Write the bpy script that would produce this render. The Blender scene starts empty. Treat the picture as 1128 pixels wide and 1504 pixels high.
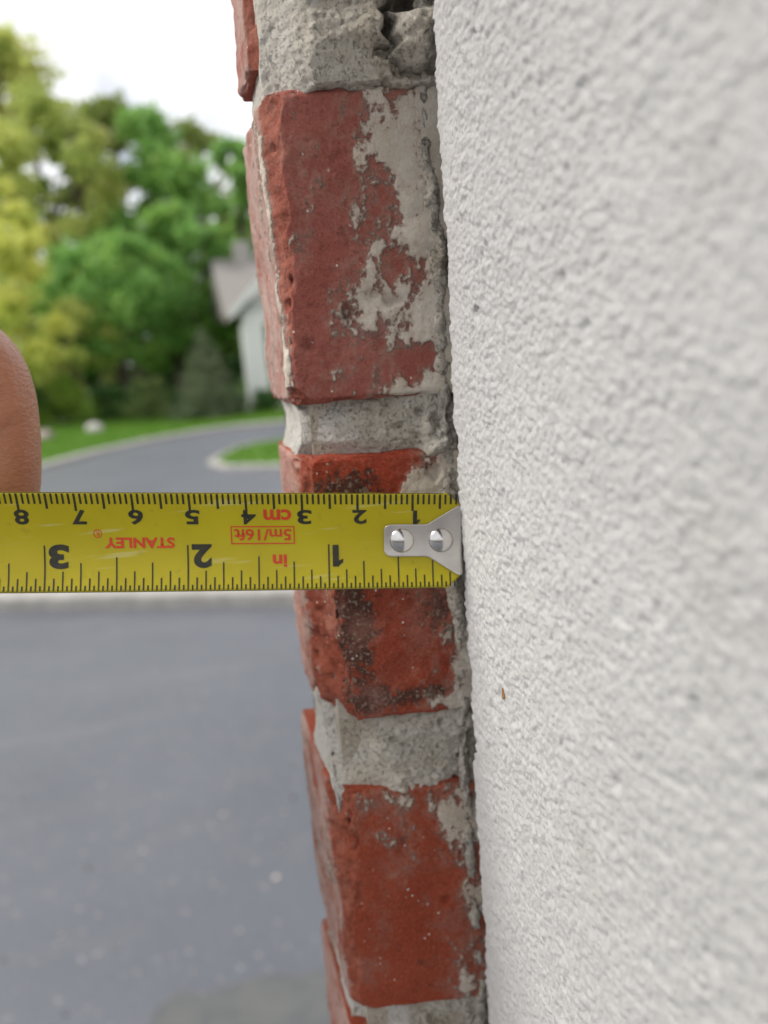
import bpy, bmesh, math, random
import numpy as np
from mathutils import Vector, Matrix

rnd = random.Random(7)
rng = np.random.default_rng(11)
scene = bpy.context.scene
COL = scene.collection

# ------------------------------------------------------------------ camera
FPX, CX, CY = 1115.0, 564.0, 752.0            # focal length / centre of the photo in its own pixels
AX = np.array([[0.96299644, -0.25840392, -0.07658508],
               [-0.12764175, -0.18700284, -0.97403158],
               [0.23737196, 0.94776440, -0.21306620]])      # rows: camera right, down, forward in world axes
CAM = np.array([-0.04644463, -0.13388899, 0.03620698])
cam = bpy.data.cameras.new('camera')
cam.lens = 5.5
cam.sensor_fit = 'VERTICAL'
cam.sensor_height = 5.5 * 1504 / FPX
cam.sensor_width = 5.5 * 1128 / FPX
cam.clip_start, cam.clip_end = 0.002, 2000
cam.dof.use_dof = True
cam.dof.focus_distance = 0.1285
cam.dof.aperture_fstop = 2.6
camo = bpy.data.objects.new('camera', cam)
COL.objects.link(camo)
r, d, f = AX
M = Matrix(((r[0], -d[0], -f[0], CAM[0]), (r[1], -d[1], -f[1], CAM[1]), (r[2], -d[2], -f[2], CAM[2]), (0, 0, 0, 1)))
camo.matrix_world = M
scene.camera = camo

# ------------------------------------------------------------------ light
SUN_EL, SUN_AZ = 46, 284      # azimuth measured clockwise from +Y (the way along the wall)
w = bpy.data.worlds.new('World'); scene.world = w; w.use_nodes = True
nt = w.node_tree; nt.nodes.clear()
out = nt.nodes.new('ShaderNodeOutputWorld'); bg = nt.nodes.new('ShaderNodeBackground')
sky = nt.nodes.new('ShaderNodeTexSky'); sky.sky_type = 'NISHITA'; sky.sun_disc = False
sky.sun_elevation = math.radians(SUN_EL); sky.sun_rotation = math.radians(SUN_AZ)
tc = nt.nodes.new('ShaderNodeTexCoord')
no = nt.nodes.new('ShaderNodeTexNoise'); no.inputs['Scale'].default_value = 2.6; no.inputs['Detail'].default_value = 6
rp = nt.nodes.new('ShaderNodeValToRGB'); rp.color_ramp.elements[0].position = 0.27; rp.color_ramp.elements[1].position = 0.40
mx = nt.nodes.new('ShaderNodeMix'); mx.data_type = 'RGBA'
mx.inputs[7].default_value = (9.9, 10.0, 10.3, 1)
nt.links.new(tc.outputs['Generated'], no.inputs['Vector']); nt.links.new(no.outputs['Fac'], rp.inputs['Fac'])
nt.links.new(rp.outputs['Color'], mx.inputs[0]); nt.links.new(sky.outputs[0], mx.inputs[6])
nt.links.new(mx.outputs[2], bg.inputs['Color']); bg.inputs['Strength'].default_value = 0.1
nt.links.new(bg.outputs[0], out.inputs['Surface'])
sl = bpy.data.lights.new('sun', 'SUN'); sl.energy = 3.5; sl.angle = math.radians(20); sl.color = (1, 0.95, 0.88)
so = bpy.data.objects.new('sun', sl); COL.objects.link(so)
sd = Vector((math.sin(math.radians(SUN_AZ)) * math.cos(math.radians(SUN_EL)), math.cos(math.radians(SUN_AZ)) * math.cos(math.radians(SUN_EL)), math.sin(math.radians(SUN_EL))))
so.rotation_euler = (-sd).to_track_quat('-Z', 'Y').to_euler()
so.location = (-3, 3, 6)
vs = scene.view_settings
vs.view_transform = 'Standard'; vs.look = 'None'; vs.gamma = 1; vs.exposure = 0.2
scene.cycles.max_bounces = 8
scene.cycles.use_denoising = True

# ------------------------------------------------------------------ helpers
def ray(px, py):
    v = np.array([(px - CX) / FPX, (py - CY) / FPX, 1.0])
    return AX.T @ v
def at_y(px, py, y):                          # the point of that sight line which lies y metres along the wall
    q = ray(px, py); return CAM + q * ((y - CAM[1]) / q[1])
def at_z(px, py, z):
    q = ray(px, py); return CAM + q * ((z - CAM[2]) / q[2])

def _h(ix, iy, iz, s):
    n = (ix.astype(np.int64) * 374761393 + iy.astype(np.int64) * 668265263 + iz.astype(np.int64) * 2147483647 + s * 974711) & 0xffffffff
    n = ((n ^ (n >> 13)) * 1274126177) & 0xffffffff
    n = ((n ^ (n >> 16)) * 2246822519) & 0xffffffff
    return ((n ^ (n >> 15)) & 0xffff) / 65535.0
def vnoise(p, s=0):
    i = np.floor(p).astype(np.int64); t = p - i; t = t * t * t * (t * (t * 6 - 15) + 10)
    x, y, z = i[:, 0], i[:, 1], i[:, 2]; o = 0
    for a in (0, 1):
        wa = t[:, 0] if a else 1 - t[:, 0]
        for b in (0, 1):
            wb = t[:, 1] if b else 1 - t[:, 1]
            for c in (0, 1):
                wc = t[:, 2] if c else 1 - t[:, 2]
                o = o + wa * wb * wc * _h(x + a, y + b, z + c, s)
    return o * 2 - 1
ROT = np.array([[0.36, 0.48, -0.8], [-0.8, 0.6, 0.0], [0.48, 0.64, 0.6]])
def fbm(p, scale, oct=4, s=0, gain=0.5):     # p in metres, scale = size of the largest feature in metres
    q = (p / scale) @ ROT; a, t, o = 1.0, 0.0, 0
    for k in range(oct):
        o = o + a * vnoise(q, s + k * 17); t += a; a *= gain; q = (q * 2.03) @ ROT + 5.1
    return o / t
def worley(p, scale, s=0):                    # distance to the nearest random point, in cells
    q = p / scale; i = np.floor(q).astype(np.int64); best = np.full(len(p), 9.0)
    for a in (-1, 0, 1):
        for b in (-1, 0, 1):
            for c in (-1, 0, 1):
                x, y, z = i[:, 0] + a, i[:, 1] + b, i[:, 2] + c
                dx = x + _h(x, y, z, s) - q[:, 0]; dy = y + _h(x, y, z, s + 1) - q[:, 1]; dz = z + _h(x, y, z, s + 2) - q[:, 2]
                best = np.minimum(best, dx * dx + dy * dy + dz * dz)
    return np.sqrt(best)
def sstep(a, b, x):
    t = np.clip((x - a) / (b - a), 0, 1); return t * t * (3 - 2 * t)

def mesh_np(name, v, quads=None, tris=None, smooth=True):
    me = bpy.data.meshes.new(name)
    nq = 0 if quads is None else len(quads); ntr = 0 if tris is None else len(tris)
    me.vertices.add(len(v)); me.vertices.foreach_set('co', np.asarray(v, np.float32).ravel())
    loops = np.concatenate([np.asarray(x, np.int32).ravel() for x in (quads, tris) if x is not None and len(x)])
    me.loops.add(len(loops)); me.loops.foreach_set('vertex_index', loops)
    st = np.concatenate([np.arange(nq) * 4, nq * 4 + np.arange(ntr) * 3]).astype(np.int32)
    me.polygons.add(nq + ntr); me.polygons.foreach_set('loop_start', st)
    me.update(calc_edges=True); me.validate()
    if smooth: me.polygons.foreach_set('use_smooth', np.ones(len(me.polygons), bool))
    return me
def attr(me, name, arr, domain='POINT'):
    a = me.attributes.new(name, 'FLOAT', domain); a.data.foreach_set('value', np.asarray(arr, np.float32))
def link(name, me, mat=None, parent=None, **props):
    o = bpy.data.objects.new(name, me); COL.objects.link(o)
    if mat: me.materials.append(mat)
    if parent: o.parent = parent
    for k, v in props.items(): o[k] = v
    return o
def empty(name, loc, label, category, group=None):
    o = bpy.data.objects.new(name, None); COL.objects.link(o); o.location = loc; o.empty_display_size = 0.05
    o['label'] = label; o['category'] = category
    if group: o['group'] = group
    bpy.context.view_layer.update()
    return o
def child(name, me, mat, parent, **props):   # mesh is given in world coordinates
    o = link(name, me, mat, parent, **props); o.matrix_parent_inverse = parent.matrix_world.inverted(); return o

def grid_faces(nu, nv, off=0, flip=False):
    i = np.arange(nu - 1)[:, None] * nv + np.arange(nv - 1)[None, :]; i = i.ravel() + off
    q = np.stack([i, i + nv, i + nv + 1, i + 1], 1)
    return q[:, ::-1] if flip else q
def box_grid(xs, ys, zs, skip=()):
    V, F, n = [], [], 0
    def face(A, B, fn, flip):
        nonlocal n
        a, b = np.meshgrid(A, B, indexing='ij'); V.append(fn(a.ravel(), b.ravel())); F.append(grid_faces(len(A), len(B), n, flip)); n += a.size
    c = lambda k, a: np.full_like(a, k)
    if '-y' not in skip: face(xs, zs, lambda a, b: np.stack([a, c(ys[0], a), b], 1), False)
    if '+y' not in skip: face(xs, zs, lambda a, b: np.stack([a, c(ys[-1], a), b], 1), True)
    if '-x' not in skip: face(ys, zs, lambda a, b: np.stack([c(xs[0], a), a, b], 1), True)
    if '+x' not in skip: face(ys, zs, lambda a, b: np.stack([c(xs[-1], a), a, b], 1), False)
    if '-z' not in skip: face(xs, ys, lambda a, b: np.stack([a, b, c(zs[0], a)], 1), True)
    if '+z' not in skip: face(xs, ys, lambda a, b: np.stack([a, b, c(zs[-1], a)], 1), False)
    V = np.concatenate(V); F = np.concatenate(F)
    key = np.round(V * 1e6).astype(np.int64)
    _, idx, inv = np.unique(key, axis=0, return_index=True, return_inverse=True)
    return V[idx], inv.ravel()[F]
def vnormals(V, F):
    a, b, c, e = V[F[:, 0]], V[F[:, 1]], V[F[:, 2]], V[F[:, 3]]
    n = np.cross(c - a, e - b); N = np.zeros_like(V)
    for k in range(4): np.add.at(N, F[:, k], n)
    return N / (np.linalg.norm(N, axis=1, keepdims=True) + 1e-15)

# ------------------------------------------------------------------ material helpers
class Mat:
    def __init__(s, name):
        s.m = bpy.data.materials.new(name); s.m.use_nodes = True; s.t = s.m.node_tree
        s.b = s.t.nodes['Principled BSDF']; s.o = s.t.nodes['Material Output']
    def n(s, typ, **kw):
        x = s.t.nodes.new(typ)
        for k, v in kw.items():
            if hasattr(x, k): setattr(x, k, v)
            else: x.inputs[k.replace('_', ' ')].default_value = v
        return x
    def l(s, a, b): s.t.links.new(a, b)
    def setv(s, **kw):
        for k, v in kw.items(): s.b.inputs[k.replace('_', ' ')].default_value = v
        return s
    def coord(s): return s.n('ShaderNodeNewGeometry').outputs['Position']
    def noise(s, scale, detail=4, rough=0.5, vec=None):
        x = s.n('ShaderNodeTexNoise'); x.inputs['Scale'].default_value = scale; x.inputs['Detail'].default_value = detail; x.inputs['Roughness'].default_value = rough
        s.l(vec if vec is not None else s.coord(), x.inputs['Vector']); return x.outputs['Fac']
    def math(s, op, a, b=None, clamp=False):
        x = s.n('ShaderNodeMath'); x.operation = op; x.use_clamp = clamp
        for i, v in enumerate((a, b)):
            if v is None: continue
            if isinstance(v, (int, float)): x.inputs[i].default_value = v
            else: s.l(v, x.inputs[i])
        return x.outputs[0]
    def step(s, v, a, b):
        x = s.n('ShaderNodeMapRange'); x.interpolation_type = 'SMOOTHSTEP'; s.l(v, x.inputs[0])
        x.inputs[1].default_value = a; x.inputs[2].default_value = b; return x.outputs[0]
    def mix(s, fac, a, b):
        x = s.n('ShaderNodeMix'); x.data_type = 'RGBA'
        for i, v in ((0, fac), (6, a), (7, b)):
            if isinstance(v, tuple): x.inputs[i].default_value = v if len(v) == 4 else (*v, 1)
            elif isinstance(v, (int, float)): x.inputs[i].default_value = v
            else: s.l(v, x.inputs[i])
        return x.outputs[2]
    def att(s, name):
        x = s.n('ShaderNodeAttribute'); x.attribute_name = name; return x.outputs['Fac']
    def bump(s, h, dist, strength=1.0, prev=None):
        x = s.n('ShaderNodeBump'); x.inputs['Distance'].default_value = dist; x.inputs['Strength'].default_value = strength
        s.l(h, x.inputs['Height'])
        if prev is not None: s.l(prev, x.inputs['Normal'])
        s.l(x.outputs[0], s.b.inputs['Normal']); return x.outputs[0]
    def color(s, c): s.l(c, s.b.inputs['Base Color']) if not isinstance(c, tuple) else s.setv(Base_Color=(*c, 1))

def mortar_col(m):
    n1 = m.noise(260, 5, 0.6); n2 = m.noise(1300, 6, 0.75); n3 = m.noise(70, 3)
    c = m.mix(m.step(n1, 0.3, 0.7), (0.58, 0.525, 0.44), (0.73, 0.68, 0.59))
    c = m.mix(m.step(n3, 0.45, 0.7), c, (0.54, 0.47, 0.37))
    c = m.mix(m.math('MULTIPLY', m.step(n2, 0.57, 0.70), 0.5), c, (0.24, 0.22, 0.18))
    c = m.mix(m.math('MULTIPLY', m.step(m.noise(900, 2), 0.62, 0.68), 0.6), c, (0.74, 0.72, 0.67))
    return c, n2
def brick_mat(name, c1, c2, c3):
    m = Mat(name)
    n1 = m.noise(55, 5, 0.6); n2 = m.noise(700, 4, 0.6); n3 = m.noise(190, 5, 0.65)
    c = m.mix(m.step(n1, 0.3, 0.7), c1, c2)
    c = m.mix(m.math('MULTIPLY', m.step(n3, 0.5, 0.72), 0.65), c, c3)
    c = m.mix(m.math('MULTIPLY', m.step(n2, 0.58, 0.7), 0.35), c, (0.11, 0.03, 0.02))
    raw = m.att('raw')
    c = m.mix(m.math('MULTIPLY', raw, 0.6), c, m.mix(m.step(n3, 0.3, 0.7), (0.20, 0.05, 0.028), (0.37, 0.125, 0.08)))
    pale = m.math('MULTIPLY', m.att('pale'), m.step(m.noise(120, 4, 0.6), 0.25, 0.6))
    c = m.mix(m.math('MULTIPLY', pale, 0.92), c, m.mix(m.noise(210, 5, 0.7), (0.42, 0.28, 0.24), (0.56, 0.45, 0.41)))
    dk = m.step(m.math('ADD', m.att('dark'), m.math('MULTIPLY', m.math('SUBTRACT', m.noise(420, 6, 0.75), 0.5), 1.9)), 0.42, 0.62)
    dcol = m.mix(m.step(m.noise(1300, 3), 0.55, 0.64), (0.055, 0.038, 0.030), (0.25, 0.22, 0.17))
    c = m.mix(m.math('MULTIPLY', dk, 0.88), c, dcol)
    vo = m.n('ShaderNodeTexVoronoi'); vo.inputs['Scale'].default_value = 520; m.l(m.coord(), vo.inputs['Vector'])
    vo.inputs['Randomness'].default_value = 1.0
    vd = m.math('ADD', vo.outputs['Distance'], m.math('MULTIPLY', m.math('SUBTRACT', m.noise(2200, 3, 0.7), 0.35), 0.45))
    sp = m.math('MULTIPLY', m.step(vd, 0.20, 0.13), m.step(m.noise(170, 1), 0.52, 0.60))
    c = m.mix(m.math('MULTIPLY', m.step(m.noise(95, 6, 0.7), 0.50, 0.64), 0.42), c, (0.36, 0.175, 0.135))
    c = m.mix(m.math('MULTIPLY', m.step(m.noise(240, 6, 0.75), 0.57, 0.68), 0.55), c, (0.10, 0.045, 0.035))
    c = m.mix(sp, c, (0.72, 0.68, 0.60))
    mc, mn = mortar_col(m)
    ma = m.math('ADD', m.att('mortar'), m.math('MULTIPLY', m.math('SUBTRACT', m.noise(1100, 5, 0.8), 0.5), 1.6))
    mk = m.step(ma, 0.38, 0.68)
    haze = m.math('MULTIPLY', m.step(m.math('ADD', m.att('mortar'), m.math('MULTIPLY', m.math('SUBTRACT', m.noise(260, 5, 0.7), 0.5), 1.2)), -0.05, 0.55), 0.22)
    c = m.mix(haze, c, (0.50, 0.40, 0.32))
    gr = m.noise(1900, 5, 0.85); c = m.mix(m.math('MULTIPLY', m.step(gr, 0.52, 0.66), 0.42), c, (0.50, 0.22, 0.15)); c = m.mix(m.math('MULTIPLY', m.step(gr, 0.47, 0.34), 0.60), c, (0.11, 0.03, 0.02))
    c = m.mix(m.math('MULTIPLY', mk, m.math('ADD', 0.72, m.math('MULTIPLY', m.step(ma, 0.6, 1.1), 0.24))), c, m.mix(0.35, mc, (0.56, 0.50, 0.41)))
    m.color(c); m.setv(Roughness=0.92); m.b.inputs['Specular IOR Level'].default_value = 0.15
    h = m.math('ADD', m.math('MULTIPLY', mk, 0.45), m.math('MULTIPLY', m.noise(1500, 6, 0.78), 0.75))
    h = m.math('SUBTRACT', h, m.math('MULTIPLY', dk, 0.15))
    m.bump(h, 0.0007, 1.0)
    return m.m
def mortar_mat():
    m = Mat('mortar'); c, n2 = mortar_col(m)
    c = m.mix(m.math('MULTIPLY', m.att('outer_pale'), 0.85), c, m.mix(m.noise(300, 4), (0.68, 0.665, 0.62), (0.78, 0.765, 0.73)))  # mortar turns paler towards the outer side
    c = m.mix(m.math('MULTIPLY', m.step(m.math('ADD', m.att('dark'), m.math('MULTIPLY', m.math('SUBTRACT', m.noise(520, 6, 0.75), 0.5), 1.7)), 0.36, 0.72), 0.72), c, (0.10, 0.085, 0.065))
    m.color(c); m.setv(Roughness=0.93); m.b.inputs['Specular IOR Level'].default_value = 0.2
    m.bump(m.math('ADD', m.noise(1000, 6, 0.8), m.math('MULTIPLY', m.step(n2, 0.54, 0.66), -0.6)), 0.0011, 1.0)
    return m.m
def plain(name, c, rough=0.7, spec=0.4, var=None, scale=3, metal=0.0):
    m = Mat(name); m.setv(Roughness=rough, Metallic=metal); m.b.inputs['Specular IOR Level'].default_value = spec
    if var: m.color(m.mix(m.step(m.noise(scale, 5, 0.6), 0.3, 0.7), c, var))
    else: m.color(c)
    return m.m

# ------------------------------------------------------------------ stucco wall  (plane x = 0, runs along y)
EDGE_Y = -0.0062
def stucco_wall():
    near = np.concatenate([np.arange(0, 0.040, 0.00023), np.arange(0.040, 0.094, 0.00030)])
    s = np.concatenate([[-2.6, -1.6, -1.0, -0.6, -0.36, -0.24, -0.17, -0.13, -0.112], -near[::-1], np.arange(0.0003, 0.009, 0.0003), [0.02, 0.05]])
    z = np.concatenate([[-1.6, -1.0, -0.5, -0.3, -0.2, -0.16], np.arange(-0.135, 0.122, 0.00026), [0.14, 0.2, 0.3, 0.6, 1.2, 2.2]])
    S, Z = np.meshgrid(s, z, indexing='ij'); S = S.ravel(); Z = Z.ravel()
    R = 0.0012
    a = np.clip(S / R, -0.0, math.pi / 2)                     # bend round the arris where the coat stops against the brick
    y = np.where(S < 0, S, np.where(S < R * math.pi / 2, R * np.sin(a), R)) + EDGE_Y - R
    x = np.where(S < 0, 0, np.where(S < R * math.pi / 2, R - R * np.cos(a), R + S - R * math.pi / 2))
    nx = -np.cos(a); ny = np.sin(a)
    P = np.stack([x, y, Z], 1); F = grid_faces(len(s), len(z))
    fine = np.where((S > -0.105) & (Z > -0.14) & (Z < 0.125), 1.0, 0.0)
    Pw = P + np.stack([fbm(P, 0.0012, 2, 90), fbm(P, 0.0012, 2, 93), fbm(P, 0.0012, 2, 96)], 1) * 0.0005
    lay = fbm(P, 0.006, 3, 97)                                 # where the coat is sandier
    g1 = np.clip(1 - worley(Pw, 0.00085, 3) * 1.25, 0, 1) ** 0.8; g2 = np.clip(1 - worley(Pw + 0.3, 0.0017, 9) * 1.3, 0, 1) ** 0.8
    grain = g1 * 0.00030 + g2 * 0.00040 * sstep(-0.5, 0.4, lay) + fbm(P, 0.0022, 3, 21, 0.8) * 0.00034
    big = fbm(P, 0.012, 3, 5) * 0.00030
    hole = -sstep(0.30, 0.10, worley(Pw + 0.9, 0.0065, 35)) * 0.0007 * sstep(0.0, 0.3, fbm(P, 0.02, 2, 98))
    smoothing = 0.60 + 0.40 * sstep(-0.001, -0.009, S)        # trowelled finer towards the edge
    hgt = (big + (grain * 1.0 + g1 * 0.00010 + hole) * smoothing) * fine
    ln = np.stack([Z * 0, Z * 0, Z], 1) + 0.2
    edge = (fbm(ln, 0.010, 5, 41, 0.70) * 0.0027 + np.clip(fbm(ln, 0.0035, 3, 45, 0.7), 0, 1) * 0.0016) * sstep(-0.005, 0.0003, S) * fine
    edge += np.abs(fbm(P, 0.0020, 4, 44, 0.7)) * 0.0014 * sstep(-0.002, 0.0005, S) * fine
    P = P + np.stack([nx * hgt, ny * hgt + edge, np.zeros_like(x)], 1)
    me = mesh_np('stucco_wall', P, F)
    m = Mat('stucco')
    n1 = m.noise(14, 4); n2 = m.noise(900, 4, 0.65)
    c = m.mix(m.step(n1, 0.3, 0.7), (0.475, 0.472, 0.466), (0.53, 0.527, 0.52))
    c = m.mix(m.math('MULTIPLY', m.step(n2, 0.56, 0.72), 0.3), c, (0.30, 0.295, 0.285))
    m.color(c); m.setv(Roughness=0.8); m.b.inputs['Specular IOR Level'].default_value = 0.35
    m.bump(m.noise(2600, 5, 0.75), 0.00045, 0.8)
    c = m.mix(m.math('MULTIPLY', m.step(m.noise(45, 5, 0.65), 0.52, 0.74), 0.22), c, (0.34, 0.315, 0.28)); m.color(c)
    root = link('stucco_wall', me, m.m, label='white rough stucco wall that the tape hook is pushed against', category='wall')
    # a brown bud scale stuck to it
    q = CAM + ray(741, 1018) * (-CAM[0] / ray(741, 1018)[0])
    bm = bmesh.new(); bmesh.ops.create_icosphere(bm, subdivisions=2, radius=1)
    for v in bm.verts: v.co = Vector((v.co.x * 0.0002 - 0.0002 * v.co.z ** 2, v.co.y * 0.0006 * (1 - 0.4 * v.co.z), v.co.z * 0.0011)) + Vector(q) + Vector((-0.0002, 0, 0))
    fm = bpy.data.meshes.new('bud_scale'); bm.to_mesh(fm); bm.free()
    link('bud_scale', fm, plain('bud_scale', (0.25, 0.13, 0.05), 0.6), root)
    # unseen house body with roof and eaves, added to shade the near wall
    CO = plain('stucco_far', (0.45, 0.448, 0.442), 0.85); SH_ = plain('shade_roof', (0.16, 0.14, 0.13), 0.9)
    def part(name, V, F, mat):
        me = bpy.data.meshes.new(name); me.from_pydata(V, [], F); me.update()
        b_ = bmesh.new(); b_.from_mesh(me); bmesh.ops.recalc_face_normals(b_, faces=b_.faces[:]); b_.to_mesh(me); b_.free()
        return link(name, me, mat, root)
    zb, zt = -1.6, 1.5
    part('added_end_wall', [(0.056, 0.012, zb), (6, 0.012, zb), (6, 0.012, zt), (3, 0.012, 3.2), (0.056, 0.012, zt), (0.056, 0.2 - 0.19, zb)], [(0, 1, 2, 3, 4)], CO)
    part('added_side_wall', [(0.003, -2.58, zb), (0.003, -9, zb), (0.003, -9, zt), (0.003, -2.58, zt), (6, -9, zb), (6, -9, zt), (3, -9, 3.2), (6, 0.012, zb), (6, 0.012, zt)], [(0, 1, 2, 3), (1, 4, 5, 6, 2), (4, 7, 8, 5)], CO)
    rv, rf = [], []
    for dz in (0, 0.12):
        for y in (0.30, -9.3): rv += [(-0.45, y, 1.24 + dz), (3, y, 3.2 + dz), (6.45, y, 1.24 + dz)]
    rf = [(0, 3, 4, 1), (1, 4, 5, 2), (6, 7, 10, 9), (7, 8, 11, 10), (0, 1, 7, 6), (1, 2, 8, 7), (3, 9, 10, 4), (4, 10, 11, 5), (0, 6, 9, 3), (2, 5, 11, 8)]
    part('roof', rv, rf, SH_)  # out of view, added so its eaves hold back light from above
    return root
stucco_wall()

# ------------------------------------------------------------------ brick wall end
SH = 0.21                                                      # the broken end runs askew of the wall
def shear(P): P = P.copy(); P[:, 1] -= SH * P[:, 0]; return P
wall = empty('brick_wall', (0.02, 0.015, -1.6), 'red brick wall end with grey mortar smears behind the yellow tape', 'wall')

def make_brick(x0, z0, z1, depth, chops, masks, mat, seed, rough=1.0, hero=True, x1=0.060):
    h = 0.00030 if hero else 0.0012
    xs = np.concatenate([np.arange(x0, 0.0052, h), [0.009, 0.02, x1]]); ys = np.arange(0, depth + 1e-5, h * 2.2); zs = np.arange(z0, z1 + 1e-6, h)
    V, F = box_grid(xs, ys, zs, ('+x',))
    lo = np.array([xs[0], ys[0], zs[0]]); hi = np.array([xs[-1] + 0.01, ys[-1], zs[-1]])
    R = 0.0013
    q = np.clip(V, lo + R, hi - R); e = V - q; ln = np.linalg.norm(e, axis=1, keepdims=True) + 1e-12
    N = e / ln; V = q + N * R
    so = seed * 1.37
    P = V + so
    edgeness = sstep(0.02, 0.25, 1 - np.max(np.abs(N), axis=1))
    crumb = np.abs(fbm(P, 0.0045, 4, seed + 61, 0.65)) * 0.0016 * edgeness
    V = V + N * (fbm(P, 0.022, 3, seed) * 0.0007 + fbm(P, 0.004, 4, seed + 3, 0.65) * 0.00030 * rough - crumb)[:, None]
    lft = sstep(0.45, 0.8, -N[:, 0]); V = V + N * (lft * (fbm(P * np.array([1, 1, 0.35]), 0.0045, 4, seed + 71, 0.65) * 0.0009))[:, None]
    raw = np.zeros(len(V))
    for nrm, dist, amp, sc in chops:                           # a fractured corner: everything past the plane is knocked back onto it
        nrm = np.array(nrm, float); nrm /= np.linalg.norm(nrm)
        over = V @ nrm - dist - fbm(P, sc, 5, seed + 9, 0.6) * amp
        cut = np.clip(over, 0, None); V = V - nrm * cut[:, None]
        raw = np.maximum(raw, sstep(0.0, 0.0006, cut))
    V = V + N * (raw * (fbm(P, 0.0016, 3, seed + 5) * 0.00045 - sstep(0.3, 0.12, worley(P, 0.0042, seed)) * 0.0011))[:, None]
    Pw = P + np.stack([fbm(P, 0.003, 3, seed + 31), fbm(P, 0.003, 3, seed + 35), fbm(P, 0.003, 3, seed + 39)], 1) * 0.0016
    pits = sstep(0.20, 0.06, worley(Pw, 0.0105, seed + 2)) * sstep(-0.05, 0.3, fbm(P, 0.012, 2, seed + 41))
    V = V - N * (pits * 0.0014 * (1 - raw))[:, None]
    mo, dk, pale = masks(V, P, N)
    mo = mo * (1 - 0.9 * raw); 
    V = V + N * (sstep(0.4, 0.65, mo + fbm(P, 0.0012, 3, seed + 8) * 0.2) * 0.00032)[:, None]
    pale = pale * (1 - raw)
    me = mesh_np('brick', shear(V), F)
    for k, a in (('mortar', mo), ('dark', np.maximum(dk, pits * 0.5)), ('raw', raw), ('pale', pale)): attr(me, k, a)
    return child('brick', me, mat, wall)

def blob(V, x, z, rx, rz): return np.exp(-((V[:, 0] - x) / rx) ** 2 - ((V[:, 2] - z) / rz) ** 2)
FRONT = lambda N: sstep(0.3, 0.75, -N[:, 1])
LEFT = lambda N: sstep(0.45, 0.8, -N[:, 0])
mm = 0.001
def lace(P, s):
    Q = P * np.array([1.0, 1.0, 0.58])
    return 0.62 * fbm(Q, 0.0075, 4, s, 0.6) + 1.05 * fbm(Q + 0.37, 0.0024, 4, s + 3, 0.8)
def masks_upper(V, P, N):
    x, z = V[:, 0], V[:, 2]
    m = np.clip(0.5 + (x + 10.6 * mm + 0.0018 * np.sin(z * 190)) / 0.014, -0.12, 0.95) + lace(P, 61) * 1.0
    m -= 0.9 * blob(V, -6.0 * mm, 50 * mm, 3 * mm, 3.2 * mm) + 0.8 * blob(V, -4.5 * mm, 33 * mm, 6 * mm, 3.5 * mm) + 0.45 * blob(V, -8 * mm, 61 * mm, 3 * mm, 5 * mm)
    m += 0.5 * blob(V, -12.5 * mm, 50 * mm, 3.4 * mm, 10 * mm) + 0.42 * blob(V, -21.5 * mm, 57 * mm, 1.5 * mm, 6 * mm) + 0.45 * blob(V, -17 * mm, 41 * mm, 4 * mm, 3 * mm)
    m += 0.9 * sstep(-1.5 * mm, 1.5 * mm, x) + 0.75 * blob(V, -4 * mm, 27 * mm, 6 * mm, 1.6 * mm)
    m = m * FRONT(N)
    m += LEFT(N) * (0.25 + 0.7 * sstep(0.007, 0.002, V[:, 1]) + 0.5 * lace(P, 64))
    return m, 0.05 * FRONT(N), LEFT(N)
def masks_mid(V, P, N):
    x, z = V[:, 0], V[:, 2]
    m = np.clip(0.42 + (x + 3.0 * mm) / 0.013, -0.15, 0.95) + lace(P, 71) * 0.95
    m -= 0.55 * blob(V, -4 * mm, -22 * mm, 5 * mm, 9 * mm)
    m += 0.8 * blob(V, -7 * mm, 8 * mm, 9 * mm, 3 * mm) + 1.0 * blob(V, -1 * mm, 10 * mm, 5 * mm, 7 * mm) - 0.9 * blob(V, -14 * mm, 15 * mm, 9 * mm, 3 * mm)
    m += 0.75 * blob(V, -2 * mm, -34.5 * mm, 6 * mm, 1.3 * mm) + 0.5 * blob(V, 0.5 * mm, -27 * mm, 2.5 * mm, 6 * mm)
    m = m * FRONT(N) * sstep(-22 * mm, -12 * mm, x + lace(P, 3) * 0.003)
    d = 0.80 * blob(V, -19.5 * mm, -16 * mm, 4.6 * mm, 17 * mm) + 0.62 * blob(V, -3 * mm, -15 * mm, 5.5 * mm, 7 * mm) + 0.6 * blob(V, -14 * mm, -33 * mm, 9 * mm, 3.2 * mm) + 0.66 * blob(V, -18 * mm, 11 * mm, 8 * mm, 4.0 * mm) + 0.4 * blob(V, -4 * mm, -31 * mm, 5 * mm, 3 * mm)
    m = m + LEFT(N) * (0.15 + 0.7 * lace(P, 74)); return m, d * FRONT(N) + 0.05, LEFT(N) * 0.8
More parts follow.
